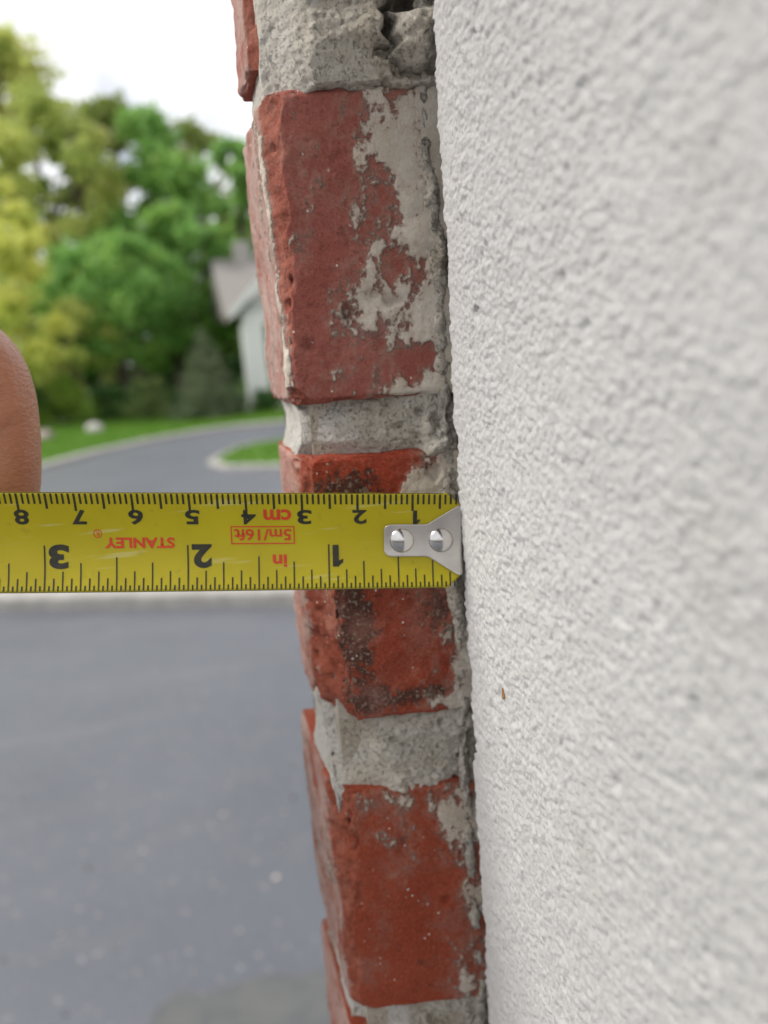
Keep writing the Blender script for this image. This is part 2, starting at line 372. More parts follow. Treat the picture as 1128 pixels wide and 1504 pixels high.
def masks_low(V, P, N):
    x, z = V[:, 0], V[:, 2]
    m = np.clip(0.34 + (x + 2.0 * mm) / 0.017, -0.14, 0.9) + lace(P, 81) * 0.9
    m += 0.75 * blob(V, -17 * mm, -55.5 * mm, 9 * mm, 3.0 * mm) + 0.7 * blob(V, -2.5 * mm, -60 * mm, 4 * mm, 6 * mm) + 0.6 * blob(V, -3.5 * mm, -99 * mm, 2.6 * mm, 8 * mm)
    m += 0.34 * blob(V, -9 * mm, -67 * mm, 8 * mm, 8 * mm) - 0.4 * blob(V, -14 * mm, -90 * mm, 10 * mm, 12 * mm)
    m = m * FRONT(N) + LEFT(N) * (0.22 + 0.7 * lace(P, 84))
    return m, 0.3 * blob(V, 1.5 * mm, -80 * mm, 1.5 * mm, 30 * mm) + 0.22 * blob(V, -20 * mm, -70 * mm, 3 * mm, 12 * mm), LEFT(N)
def masks_any(V, P, N):
    m = 0.35 + V[:, 0] / 0.012 + lace(P, 91) * 0.9
    return m * FRONT(N), np.full(len(V), 0.05), LEFT(N) * 0.9

bm1 = brick_mat('brick_dull_red', (0.31, 0.094, 0.072), (0.36, 0.122, 0.096), (0.30, 0.072, 0.053))
bm2 = brick_mat('brick_burnt_red', (0.33, 0.052, 0.025), (0.29, 0.06, 0.034), (0.40, 0.072, 0.026))
bm3 = brick_mat('brick_orange_red', (0.29, 0.054, 0.026), (0.35, 0.075, 0.038), (0.22, 0.038, 0.020))
make_brick(-0.0278, 0.0855, 0.138, 0.027, [((-0.75, -1, 0), 0.0090, 0.0005, 0.006), ((0, -1, 0), -0.0045, 0.0003, 0.006)], masks_any, bm1, 2)
b1 = make_brick(-0.0270, 0.0268, 0.0795, 0.035, [((-1, -0.7, 0.06), 0.0228, 0.0022, 0.011), ((-1, -0.5, -0.8), 0.0012, 0.0018, 0.008)], masks_upper, bm1, 4)
b2 = make_brick(-0.0270, -0.0370, 0.0172, 0.034, [((-1, -0.42, -0.05), 0.0211, 0.0030, 0.010), ((-1, -0.5, -0.7), 0.0342, 0.0016, 0.008)], masks_mid, bm2, 6, 1.5)
b3 = make_brick(-0.0275, -0.1065, -0.0523, 0.041, [((-1, -0.66, 0.06), 0.0158, 0.0030, 0.009), ((-1, -1, -1), 0.0745, 0.0010, 0.006)], masks_low, bm3, 8)
make_brick(-0.0280, -0.172, -0.1165, 0.044, [((-1, -0.75, 0), 0.0200, 0.0015, 0.007)], masks_any, bm3, 10)
# the courses above and below the picture
for k in range(1, 20):
    z1 = -0.172 - 0.010 - (k - 1) * 0.064
    make_brick(-0.0272, z1 - 0.054, z1, 0.036 + 0.003 * math.sin(k), [], masks_any, bm1 if k % 2 else bm3, 20 + k, 1, False)
    if k < 8:
        z0 = 0.148 + (k - 1) * 0.064
        make_brick(-0.0272, z0, z0 + 0.054, 0.034 + 0.003 * math.cos(k), [], masks_any, bm1 if k % 3 else bm2, 50 + k, 1, False)

MORT = mortar_mat()
def make_joint(z0, z1, depth, rec, seed, x0=-0.0252, h=0.00032, over=0.0026, pull=0.003):
    zc0, zc1 = z0, z1; z0 -= over; z1 += over
    xs = np.concatenate([np.arange(x0, 0.0052, h), [0.01, 0.03, 0.058]]); ys = np.concatenate([np.arange(0, depth, h * 2.2), [depth]]); zs = np.arange(z0, z1 + 1e-6, h)
    V, F = box_grid(xs, ys, zs, ('+x',))
    N = np.zeros_like(V); N[:, 1] = np.where(V[:, 1] < 1e-6, -1, np.where(V[:, 1] > depth - 1e-6, 1, 0)); N[:, 0] = np.where(V[:, 0] < xs[0] + 1e-6, -1, 0)
    N[:, 0] = np.where(V[:, 0] < xs[0] + 0.0018, np.minimum(N[:, 0], -sstep(xs[0] + 0.0018, xs[0], V[:, 0])), N[:, 0])
    N /= np.maximum(np.linalg.norm(N, axis=1, keepdims=True), 1e-9)
    front = (N[:, 1] < -0.5) * 1.0; left = (N[:, 0] < -0.5) * 1.0
    P = V + seed * 0.77
    smooth = sstep(-0.0135, -0.0195, V[:, 0] + fbm(P, 0.008, 3, seed + 80) * 0.003)     # struck smooth on the wall's outer side
    out = np.maximum(np.clip(zc0 - V[:, 2], 0, 1), np.clip(V[:, 2] - zc1, 0, 1)) / over  # 0 in the joint, 1 at the far end of the spill
    r_ = rec(V[:, 0], V[:, 2]) + sstep(0, 1, out) * 0.0024 - sstep(0.05, 0.55, fbm(P, 0.009, 4, seed + 82, 0.6)) * 0.0020 * (1 - smooth) - 0.0004 * sstep(-0.010, 0.0, V[:, 0])
    V[:, 1] += r_ * (1 - V[:, 1] / depth)
    rough = (fbm(P, 0.006, 4, seed, 0.6) * 0.0011 + (0.5 - worley(P, 0.0014, seed)) * 0.00065 + fbm(P, 0.0022, 4, seed + 50, 0.75) * 0.0009 - sstep(0.25, 0.08, worley(P + 0.4, 0.0045, seed + 5)) * 0.0014) * (1 - 0.75 * smooth) + fbm(P, 0.012, 3, seed + 3) * 0.0008
    V = V + N * rough[:, None]
    t = np.clip((V[:, 2] - zc0) / (zc1 - zc0), 0, 1)
    V[:, 0] += left * (0.0012 * np.abs(np.sin(t * math.pi)) + sstep(0, 0.6, out) * pull)
    me = mesh_np('mortar_joint', shear(V), F)
    attr(me, 'outer_pale', np.clip(smooth * 0.9 + left * 0.9, 0, 1) * sstep(-0.6, 0.2, fbm(P, 0.012, 3, 3)))
    mid = np.abs(t * 2 - 1)
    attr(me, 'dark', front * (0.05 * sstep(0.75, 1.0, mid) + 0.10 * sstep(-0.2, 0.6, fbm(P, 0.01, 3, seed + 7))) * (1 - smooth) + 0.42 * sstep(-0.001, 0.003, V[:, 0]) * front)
    return child('mortar_joint', me, MORT, wall)
make_joint(0.0168, 0.0272, 0.030, lambda x, z: 0.0014 + 0.0046 * sstep(-0.011, -0.026, x) + 0.0016 * sstep(0.0232, 0.0268, z) * sstep(-0.005, -0.010, x) + 0.0014 * sstep(0.0195, 0.0168, z) * sstep(-0.004, -0.010, x), 3, x0=-0.0260)
make_joint(-0.0527, -0.0366, 0.0260, lambda x, z: 0.0010 + 0.0100 * sstep(-0.0130, -0.027, x) * sstep(-0.058, -0.040, z) + 0.0012 * sstep(-0.0400, -0.0366, z), 5, x0=-0.0266, over=0.0065, pull=0.0008)
make_joint(-0.1170, -0.1060, 0.0380, lambda x, z: 0.0022 + 0.007 * sstep(-0.014, -0.026, x), 7, x0=-0.0268)
make_joint(0.0790, 0.0860, 0.0240, lambda x, z: 0.0010 + 0.0025 * sstep(-0.016, -0.027, x), 9, over=0.001)
for k in range(0, 19):
    zt = -0.172 - k * 0.064; make_joint(zt - 0.0115, zt + 0.0015, 0.030, lambda x, z: 0.002 + 0 * x, 30 + k, h=0.0014, over=0.0014)
    if k < 8: zb = 0.138 + k * 0.064; make_joint(zb - 0.0015, zb + 0.0115, 0.028, lambda x, z: 0.002 + 0 * x, 60 + k, h=0.0014, over=0.0014)

def smear_over_upper():                                        # thick mortar slapped over the brick above, with a loose lump at its right
    h = 0.0003; dep = 0.022
    xs = np.concatenate([np.arange(-0.0258, 0.0052, h)]); zs = np.arange(0.0775, 0.1200, h); ys = np.arange(0, dep + 1e-6, h * 2)
    V, F = box_grid(xs, ys, zs, ('+x', '+y'))
    X, Z, Yb = V[:, 0].copy(), V[:, 2].copy(), V[:, 1].copy(); w_ = 1 - Yb / dep
    P = np.stack([X, Yb, Z], 1)
    t = 0.0013 + fbm(P, 0.012, 4, 13) * 0.0012 + (0.5 - worley(P, 0.0014, 2)) * 0.00065 + fbm(P, 0.0030, 4, 15, 0.7) * 0.0008
    t += 0.0012 * np.exp(-((Z - 0.083 - 0.25 * (X + 0.024)) / 0.004) ** 2) * sstep(-0.028, -0.018, X)
    t -= sstep(0.30, 0.1, worley(P + 0.2, 0.0036, 8)) * 0.0014 * sstep(-0.02, -0.012, X) * sstep(-0.1, 0.3, fbm(P, 0.008, 2, 70))
    t -= 0.0070 * sstep(-0.0175, -0.0275, X)                  # falls back round the outer corner
    E2 = lambda x_, z_, rx, rz: np.exp(-((X - x_) / rx) ** 2 - ((Z - z_) / rz) ** 2)
    gap = np.exp(-((X + 0.0056 + 0.0009 * np.sin(Z * 1900)) / 0.00055) ** 2) * sstep(0.0812, 0.0826, Z) * sstep(0.0925, 0.0905, Z)
    hole = 0.8 * gap + E2(-0.0068, 0.0843, 0.0012, 0.0008) + E2(-0.0056, 0.0878, 0.0009, 0.0017) + 1.2 * E2(-0.0018, 0.0912, 0.0034, 0.0013) + E2(-0.0046, 0.0815, 0.0007, 0.0010) + np.exp(-((Z - 0.0804 - 0.0003 * np.sin(X * 1500)) / 0.00050) ** 2) * sstep(-0.0045, -0.0030, X)
    hole = np.clip(hole * (1.0 + 0.9 * fbm(P, 0.002, 3, 71)), 0, 1)
    t -= 0.0052 * hole
    t += 0.0022 * E2(-0.0010, 0.0856, 0.0034, 0.0040) * (1 - hole)
    low = 0.0792 + 0.0014 * fbm(P, 0.005, 4, 19)
    t -= 0.004 * sstep(low, low - 0.0008, Z)                  # ragged lower lip dives under the brick top
    t -= 0.0060 * sstep(0.105, 0.117, Z + 0.006 * fbm(P, 0.012, 3, 73))
    V[:, 1] = Yb - t * w_
    V[:, 0] -= sstep(-0.0245, -0.0258, X) * (fbm(P, 0.006, 3, 72) * 0.0006)
    me = mesh_np('mortar_smear', shear(V), F)
    attr(me, 'outer_pale', sstep(-0.0175, -0.0235, X + fbm(P, 0.01, 3, 2) * 0.003) * 0.6)
    attr(me, 'dark', hole * 1.1 + 0.30 * sstep(-0.1, 0.5, fbm(P, 0.008, 4, 23)) * sstep(-0.024, -0.016, X))  # shade of the crevices painted in as dark colour, plus random mottling
    child('mortar_smear', me, MORT, wall)
smear_over_upper()
def bead():                                                    # rough ridge of mortar where the brick dives behind the stucco
    z = np.arange(-0.135, 0.125, 0.0004); a = np.linspace(-math.pi * 0.15, math.pi * 1.15, 22)
    Z, A = np.meshgrid(z, a, indexing='ij'); Z = Z.ravel(); A = A.ravel()
    P0 = np.stack([np.cos(A) * 0.0016, np.sin(A) * 0.0016, Z], 1)
    line = np.stack([Z * 0, Z * 0, Z], 1)
    R = 0.0021 * (0.62 + 0.85 * fbm(line, 0.012, 4, 51)) + fbm(P0, 0.0030, 4, 52, 0.7) * 0.0011
    cxs = 0.0004 + fbm(line + 0.5, 0.02, 3, 55) * 0.0012
    V = np.stack([cxs + np.cos(A) * R, 0.0006 - np.sin(A) * R * 0.9, Z], 1)
    me = mesh_np('mortar_bead', shear(V), grid_faces(len(z), len(a)))
    attr(me, 'outer_pale', np.zeros(len(V))); attr(me, 'dark', 0.42 + 0.25 * sstep(0.0, 0.5, fbm(line, 0.012, 3, 57)) + 0.4 * sstep(0.0012, 0.0025, V[:, 0]))
    child('mortar_bead', me, MORT, wall)
bead()
def core():                                                    # solid backing behind the face
    bm = bmesh.new(); bmesh.ops.create_cube(bm, size=1)
    for v in bm.verts: v.co = Vector((0.0165 + v.co.x * 0.080, 0.0095 + v.co.y * 0.009 - SH * (0.0165 + v.co.x * 0.080), -0.45 + v.co.z * 2.3))
    me = bpy.data.meshes.new('backing'); bm.to_mesh(me); bm.free()
    attr(me, 'outer_pale', [0] * 8); attr(me, 'dark', [0.3] * 8)
    child('backing', me, MORT, wall)
core()

# ------------------------------------------------------------------ tape measure
tape = empty('tape_measure', (-0.24, 0.05, 0.0), 'yellow steel tape measure blade with riveted hook held across red bricks', 'tape measure')
O0 = np.array([-0.0006, -0.0058, 0.0004])
def blade(s, wv, lift=0.0):                                    # s: metres from the hook end, wv: metres across (up), lift: towards the viewer
    s = np.asarray(s, float); wv = np.asarray(wv, float) * (0.985 + 0.55 * s)
    cz = 0.086 * s - 0.02 * s * s
    X = O0[0] - s * 0.9745 + 0.0 * s; Yc = O0[1] + 0.190 * s + 0.25 * s * s; Zc = O0[2] + cz
    R = 0.0270 + 0.0 * s
    a = wv / R
    up = np.sin(a) * R; fwd = R * (1 - np.cos(a)) + lift       # edges stand nearer the viewer
    n = np.array([-0.205, -0.9745, 0.09]); n /= np.linalg.norm(n)
    u = np.array([0.083, 0.075, 0.993]); u /= np.linalg.norm(u)
    return np.stack([X + u[0] * up + n[0] * fwd, Yc + u[1] * up + n[1] * fwd, Zc + u[2] * up + n[2] * fwd], -1)
HALF = 0.0090
SO = -0.0014                                                   # the print starts inside the hook's play
S_END = 0.240
def make_blade():
    s = np.concatenate([np.linspace(0, 0.004, 17), np.arange(0.005, S_END, 0.0016)]); t = np.linspace(-1, 1, 29)
    S, T = np.meshgrid(s, t, indexing='ij')
    half = HALF - 0.0022 * np.clip(1 - S / 0.0024, 0, 1)       # clipped corners
    half = half + 0.00005 * np.sin(S * 900) * np.exp(-S * 60)
    f = blade(S, T * half, 0).reshape(-1, 3); b = blade(S, T * half, -0.00016).reshape(-1, 3); n = len(f)
    V = np.concatenate([f, b]); ns, ntt = len(s), len(t)
    F = [grid_faces(ns, ntt, 0), grid_faces(ns, ntt, n, True)]
    def strip(i): i = np.array(i); return np.stack([i[:-1], i[1:], i[1:] + n, i[:-1] + n], 1)
    F += [strip(np.arange(ns) * ntt)[:, ::-1], strip(np.arange(ns) * ntt + ntt - 1), strip(np.arange(ntt)), strip((ns - 1) * ntt + np.arange(ntt))[:, ::-1]]
    m = Mat('tape_yellow')
    nn = m.noise(90, 4); c = m.mix(m.step(nn, 0.3, 0.7), (0.43, 0.355, 0.007), (0.48, 0.40, 0.010))
    mp = m.n('ShaderNodeMapping'); mp.inputs['Scale'].default_value = (60, 60, 900); m.l(m.coord(), mp.inputs['Vector'])
    sc = m.noise(1.0, 3, 0.5, mp.outputs[0])
    c = m.mix(m.math('MULTIPLY', m.step(sc, 0.62, 0.72), 0.35), c, (0.62, 0.58, 0.30))
    c = m.mix(m.math('MULTIPLY', m.step(m.noise(500, 4), 0.62, 0.74), 0.25), c, (0.25, 0.20, 0.03))
    m.color(c); m.setv(Roughness=0.36); m.b.inputs['Specular IOR Level'].default_value = 0.32
    m.bump(m.noise(240, 3), 0.0002, 0.12)
    return child('blade', mesh_np('blade', V, np.concatenate(F)), m.m, tape)
bl = make_blade()
INK = plain('tape_black_print', (0.016, 0.016, 0.012), 0.45, 0.4, (0.035, 0.033, 0.015), 900)
RED = plain('tape_red_print', (0.62, 0.055, 0.015), 0.45, 0.4, (0.55, 0.045, 0.012), 500)
LIFT = 0.00004
def bar_verts(s0, s1, w0, w1, n=7):
    t = np.linspace(w0, w1, n)
    V = np.concatenate([blade(np.full(n, s0), t, LIFT), blade(np.full(n, s1), t, LIFT)])
    return V, grid_faces(2, n)
def bars(name, lst, mat):
    Vs, Fs, k = [], [], 0
    for b in lst:
        v, fc = bar_verts(*b); Vs.append(v); Fs.append(fc + k); k += len(v)
    o = child(name, mesh_np(name, np.concatenate(Vs), np.concatenate(Fs)), mat, bl); return o
CM0, IN0 = 0.0, 0.0
tk = []
for k in range(2, 238):
    s = k * 0.001 + SO; L = 0.0034 if k % 10 == 0 else 0.0030 if k % 5 == 0 else 0.0021
    w_ = 0.00019 if k % 5 else 0.00021
    tk.append((s - w_, s + w_, HALF - 0.0001 - L, HALF - 0.00025))
bars('millimetre_scale', tk, INK)
tk = []
for k in range(3, 32 * 9):
    s = k * 0.0254 / 32 + SO
    L, w_ = (0.0083, 0.00014) if k % 32 == 0 else (0.0062, 0.00013) if k % 16 == 0 else (0.0052, 0.00013) if k % 8 == 0 else (0.0037, 0.00013) if k % 4 == 0 else (0.0025, 0.00014) if k % 2 == 0 else (0.0012, 0.00015)
    if 0.0062 < s < 0.0166 and k % 16 == 0: L = 0.0062
    if s < 0.0045: L = min(L, 0.0030)
    tk.append((s - w_, s + w_, -HALF + 0.00025, -HALF + L))
bars('inch_scale', tk, INK)
SG = 40
bars('edge_line', [(a_, a_ + 0.0048, *w2) for a_ in np.arange(0.0030, 0.232, 0.0048) for w2 in ((HALF - 0.00014, HALF - 0.00001), (-HALF + 0.00001, -HALF + 0.00013))], plain('edge_wear', (0.06, 0.05, 0.02), 0.5))
def lettering(name, txt, s0, w0, height, mat, sx=1.0, bold=0.0, width=None):
    # printed upside down to the viewer: reads from the hook outwards; s0 = start, w0 = baseline (upper end of the glyphs as seen)
    cu = bpy.data.curves.new('t', 'FONT'); cu.body = txt; cu.size = 1; cu.offset = bold; cu.resolution_u = 5
    ob = bpy.data.objects.new('t', cu); COL.objects.link(ob)
    dg = bpy.context.evaluated_depsgraph_get(); me = bpy.data.meshes.new_from_object(ob.evaluated_get(dg))
    bpy.data.objects.remove(ob)
    bm = bmesh.new(); bm.from_mesh(me); bmesh.ops.triangulate(bm, faces=bm.faces[:])
    bmesh.ops.subdivide_edges(bm, edges=[e for e in bm.edges if e.calc_length() > 0.15], cuts=2, use_grid_fill=False)
    bmesh.ops.triangulate(bm, faces=bm.faces[:])
    co = np.array([v.co[:] for v in bm.verts]); lo = co.min(0); hi = co.max(0)
    cap = 0.729 if not txt[0].islower() else (hi[1] if hi[1] > 0 else 0.7)
    k = height / cap; kx = k * sx if width is None else width / (hi[0] - lo[0])
    S = s0 + SO + (co[:, 0] - lo[0]) * kx; W = w0 - co[:, 1] * k
    P = blade(S, W, LIFT + 0.00001)
    for v, p in zip(bm.verts, P): v.co = p
    bmesh.ops.recalc_face_normals(bm, faces=bm.faces[:])
    bm.to_mesh(me); bm.free(); me.name = name
    return child(name, me, mat, bl)
def numeral_one(name, s0, w0, height, wide):
    pts = [(0.42, 0), (1.0, 0), (1.0, 1), (0.42, 1), (0.42, 0.97), (0.0, 0.80), (0.0, 0.64), (0.42, 0.72)]
    bm = bmesh.new(); P = blade(np.array([s0 + SO + p[0] * wide for p in pts]), np.array([w0 - p[1] * height for p in pts]), LIFT + 0.00001)
    vv = [bm.verts.new(p) for p in P]; bm.faces.new(vv[:4]); bm.faces.new(vv[4:]); me = bpy.data.meshes.new(name); bm.to_mesh(me); bm.free()
    return child(name, me, INK, bl)
for k in range(1, 24):
    if k == 1: numeral_one('centimetre_number', 0.0086, HALF - 0.0034, 0.0026, 0.0013); continue
    wd = 0.0014 if k == 1 else 0.0026 if k < 10 else 0.0048
    lettering('centimetre_number', str(k), k * 0.01 - 0.00035 - wd * 0.5 if k > 1 else k * 0.01 - 0.0017, HALF - 0.0034, 0.0026, INK, width=wd, bold=0.03)
for k in range(1, 10):
    if k == 1: numeral_one('inch_number', 0.0254 - 0.0007 - 0.0019, -HALF + 0.0082, 0.0040, 0.0019); continue
    wd = 0.0019 if k == 1 else 0.0036
    lettering('inch_number', str(k), k * 0.0254 - 0.0007 - wd, -HALF + 0.0042 + 0.0040, 0.0040, INK, width=wd, bold=0.045)
lettering('unit_text', 'cm', 0.0320, HALF - 0.0033, 0.0019, RED, width=0.0050, bold=0.03)
lettering('unit_text', 'in', 0.0330, -HALF + 0.0064, 0.0022, RED, width=0.0026, bold=0.03)
b0, b1s, wt, wb = 0.0315, 0.0430, 0.0027, -0.0006
th = 0.00022
b0, b1s = b0 + SO, b1s + SO
bars('size_frame', [(b0, b1s, wt - th, wt), (b0, b1s, wb, wb + th), (b0, b0 + th, wb + th, wt - th), (b1s - th, b1s, wb + th, wt - th)], RED)
lettering('size_text', '5m/16ft', 0.0321, 0.0021, 0.0021, RED, width=0.0103, bold=0.02)
lettering('maker_name', 'STANLEY', 0.0531, 0.0006, 0.00185, RED, width=0.0124, bold=0.035)
lettering('maker_name', 'R', 0.06635, 0.00185, 0.0009, RED, bold=0.0, width=0.0006)
ring = []
for k in range(20):
    a0, a1 = k / 20 * 2 * math.pi, (k + 1) / 20 * 2 * math.pi
    ring.append([(0.06665 + SO + math.cos(a) * rr, 0.0014 + math.sin(a) * rr) for a, rr in ((a0, 0.00078), (a1, 0.00078), (a1, 0.00062), (a0, 0.00062))])
rv = np.array(ring).reshape(-1, 2)
child('maker_ring', mesh_np('maker_ring', blade(rv[:, 0], rv[:, 1], LIFT), np.arange(len(rv)).reshape(-1, 4)), RED, bl)

def steel(name, rough, c=(0.66, 0.64, 0.62)):
    m = Mat(name); m.color(m.mix(m.step(m.noise(300, 5), 0.35, 0.7), c, tuple(x * 0.86 for x in c))); m.setv(Metallic=1.0)
    rr = m.math('ADD', m.math('MULTIPLY', m.noise(800, 4), 0.18), rough - 0.09); m.l(rr, m.b.inputs['Roughness'])
    if rough > 0.2: m.bump(m.noise(1500, 3), 0.0001, 0.15)
    return m.m
HOOK = steel('hook_steel', 0.33, (0.60, 0.565, 0.53)); DOME = steel('rivet_steel', 0.17, (0.66, 0.64, 0.62))
def make_hook():
    # outline half-heights along s (from the lip outwards to the far end)
    prof = [(0.0000, 0.0066), (0.0004, 0.0065), (0.0056, 0.0032), (0.0060, 0.00305), (0.0072, 0.0030), (0.0126, 0.0030), (0.0133, 0.0028), (0.0137, 0.0024), (0.0139, 0.0019)]
    ps = np.array([p[0] for p in prof]); ph = np.array([p[1] for p in prof])
    s = np.unique(np.concatenate([np.linspace(0, 0.0139, 50), ps])); hh = np.interp(s, ps, ph); t = np.linspace(-1, 1, 25)
    S, T = np.meshgrid(s, t, indexing='ij'); Wd = T * hh[:, None]
    f = blade(S, Wd, 0.00062).reshape(-1, 3); b = blade(S, Wd, 0.00008).reshape(-1, 3); n = len(f); ns, ntt = len(s), len(t)
    V = np.concatenate([f, b])
    F = [grid_faces(ns, ntt, 0), grid_faces(ns, ntt, n, True)]
    def strip(i): i = np.array(i); return np.stack([i[:-1], i[1:], i[1:] + n, i[:-1] + n], 1)
    F += [strip(np.arange(ns) * ntt)[:, ::-1], strip(np.arange(ns) * ntt + ntt - 1), strip((ns - 1) * ntt + np.arange(ntt))[:, ::-1]]
    me = mesh_np('end_hook', V, np.concatenate(F))
    ho = child('end_hook', me, HOOK, tape)
    bv = ho.modifiers.new('b', 'BEVEL'); bv.width = 0.00014; bv.segments = 2; bv.limit_method = 'ANGLE'; bv.angle_limit = math.radians(50)
    # lip folded back along the stucco
    k = 9; ang = np.linspace(0, math.pi / 2, k); r0 = 0.0007
    path = [(-r0 * math.sin(a), 0.00062 - r0 * (1 - math.cos(a))) for a in ang] + [(-r0, -0.001), (-r0, -0.003), (-r0, -0.0056)]
    t = np.linspace(-1, 1, 15); Vo, Vi = [], []
    for i, (ss, ll) in enumerate(path):
        hw = 0.0066 * (1 - 0.10 * sstep(-0.003, -0.0056, ll))
        Vo.append(blade(np.full(15, ss), t * hw, ll)); 
        a = ang[i] if i < k else math.pi / 2
        Vi.append(blade(np.full(15, ss + 0.0005 * math.sin(a)), t * hw, ll - 0.0005 * math.cos(a)))
    np_ = len(path); A = np.array(Vo).reshape(-1, 3); B = np.array(Vi).reshape(-1, 3); n = len(A)
    F = [grid_faces(np_, 15, 0, True), grid_faces(np_, 15, n)]
    F += [strip(np.arange(np_) * 15), strip(np.arange(np_) * 15 + 14)[:, ::-1], strip((np_ - 1) * 15 + np.arange(15))]
    child('hook_lip', mesh_np('hook_lip', np.concatenate([A, B]), np.concatenate(F)), HOOK, ho)
    for sc in (0.0034, 0.0106):
        rr = np.concatenate([np.linspace(0, 1, 14)]); th_ = np.linspace(0, 2 * math.pi, 41)[:-1]
        RR, TH = np.meshgrid(rr, th_, indexing='ij'); R0 = 0.00228
        hgt = 0.00062 + 0.00105 * np.sqrt(np.clip(1 - (RR * 0.985) ** 2, 0, 1)) - 0.00012
        base = blade(np.full(1, sc), np.zeros(1), 0)[0]
        P = blade(sc + RR * R0 * np.cos(TH), RR * R0 * np.sin(TH), 0) * 0
        P = np.stack([blade(sc + a * R0 * math.cos(b), a * R0 * math.sin(b) , 0) for a, b in zip(RR.ravel(), TH.ravel())])
        nrm = blade(np.full(1, sc), np.zeros(1), 1.0)[0] - base; nrm /= np.linalg.norm(nrm)
        P = P - np.outer((P - base) @ nrm, nrm) + np.outer(hgt.ravel(), nrm)
        nn = len(th_); i = np.arange(len(rr) - 1)[:, None] * nn + np.arange(nn)[None, :]; j = np.arange(len(rr) - 1)[:, None] * nn + (np.arange(nn)[None, :] + 1) % nn
        F = np.stack([i.ravel(), i.ravel() + nn, j.ravel() + nn, j.ravel()], 1)
        child('rivet', mesh_np('rivet', P, F), DOME, ho)
make_hook()
def make_case():
    p = blade(np.array([S_END + 0.03]), np.array([0.0]))[0]
    bm = bmesh.new(); bmesh.ops.create_cube(bm, size=1)
    for v in bm.verts: v.co = Vector((v.co.x * 0.066, v.co.y * 0.064, v.co.z * 0.034))
    bmesh.ops.bevel(bm, geom=bm.edges[:], offset=0.009, segments=4, affect='EDGES', profile=0.5)
    me = bpy.data.meshes.new('case'); bm.to_mesh(me); bm.free()
    me.transform(Matrix.Translation(Vector(p) + Vector((0, 0.028, 0))) @ Matrix.Rotation(-0.3, 4, 'Z'))
    child('case', me, plain('case_yellow', (0.55, 0.42, 0.02), 0.4), tape)
make_case()

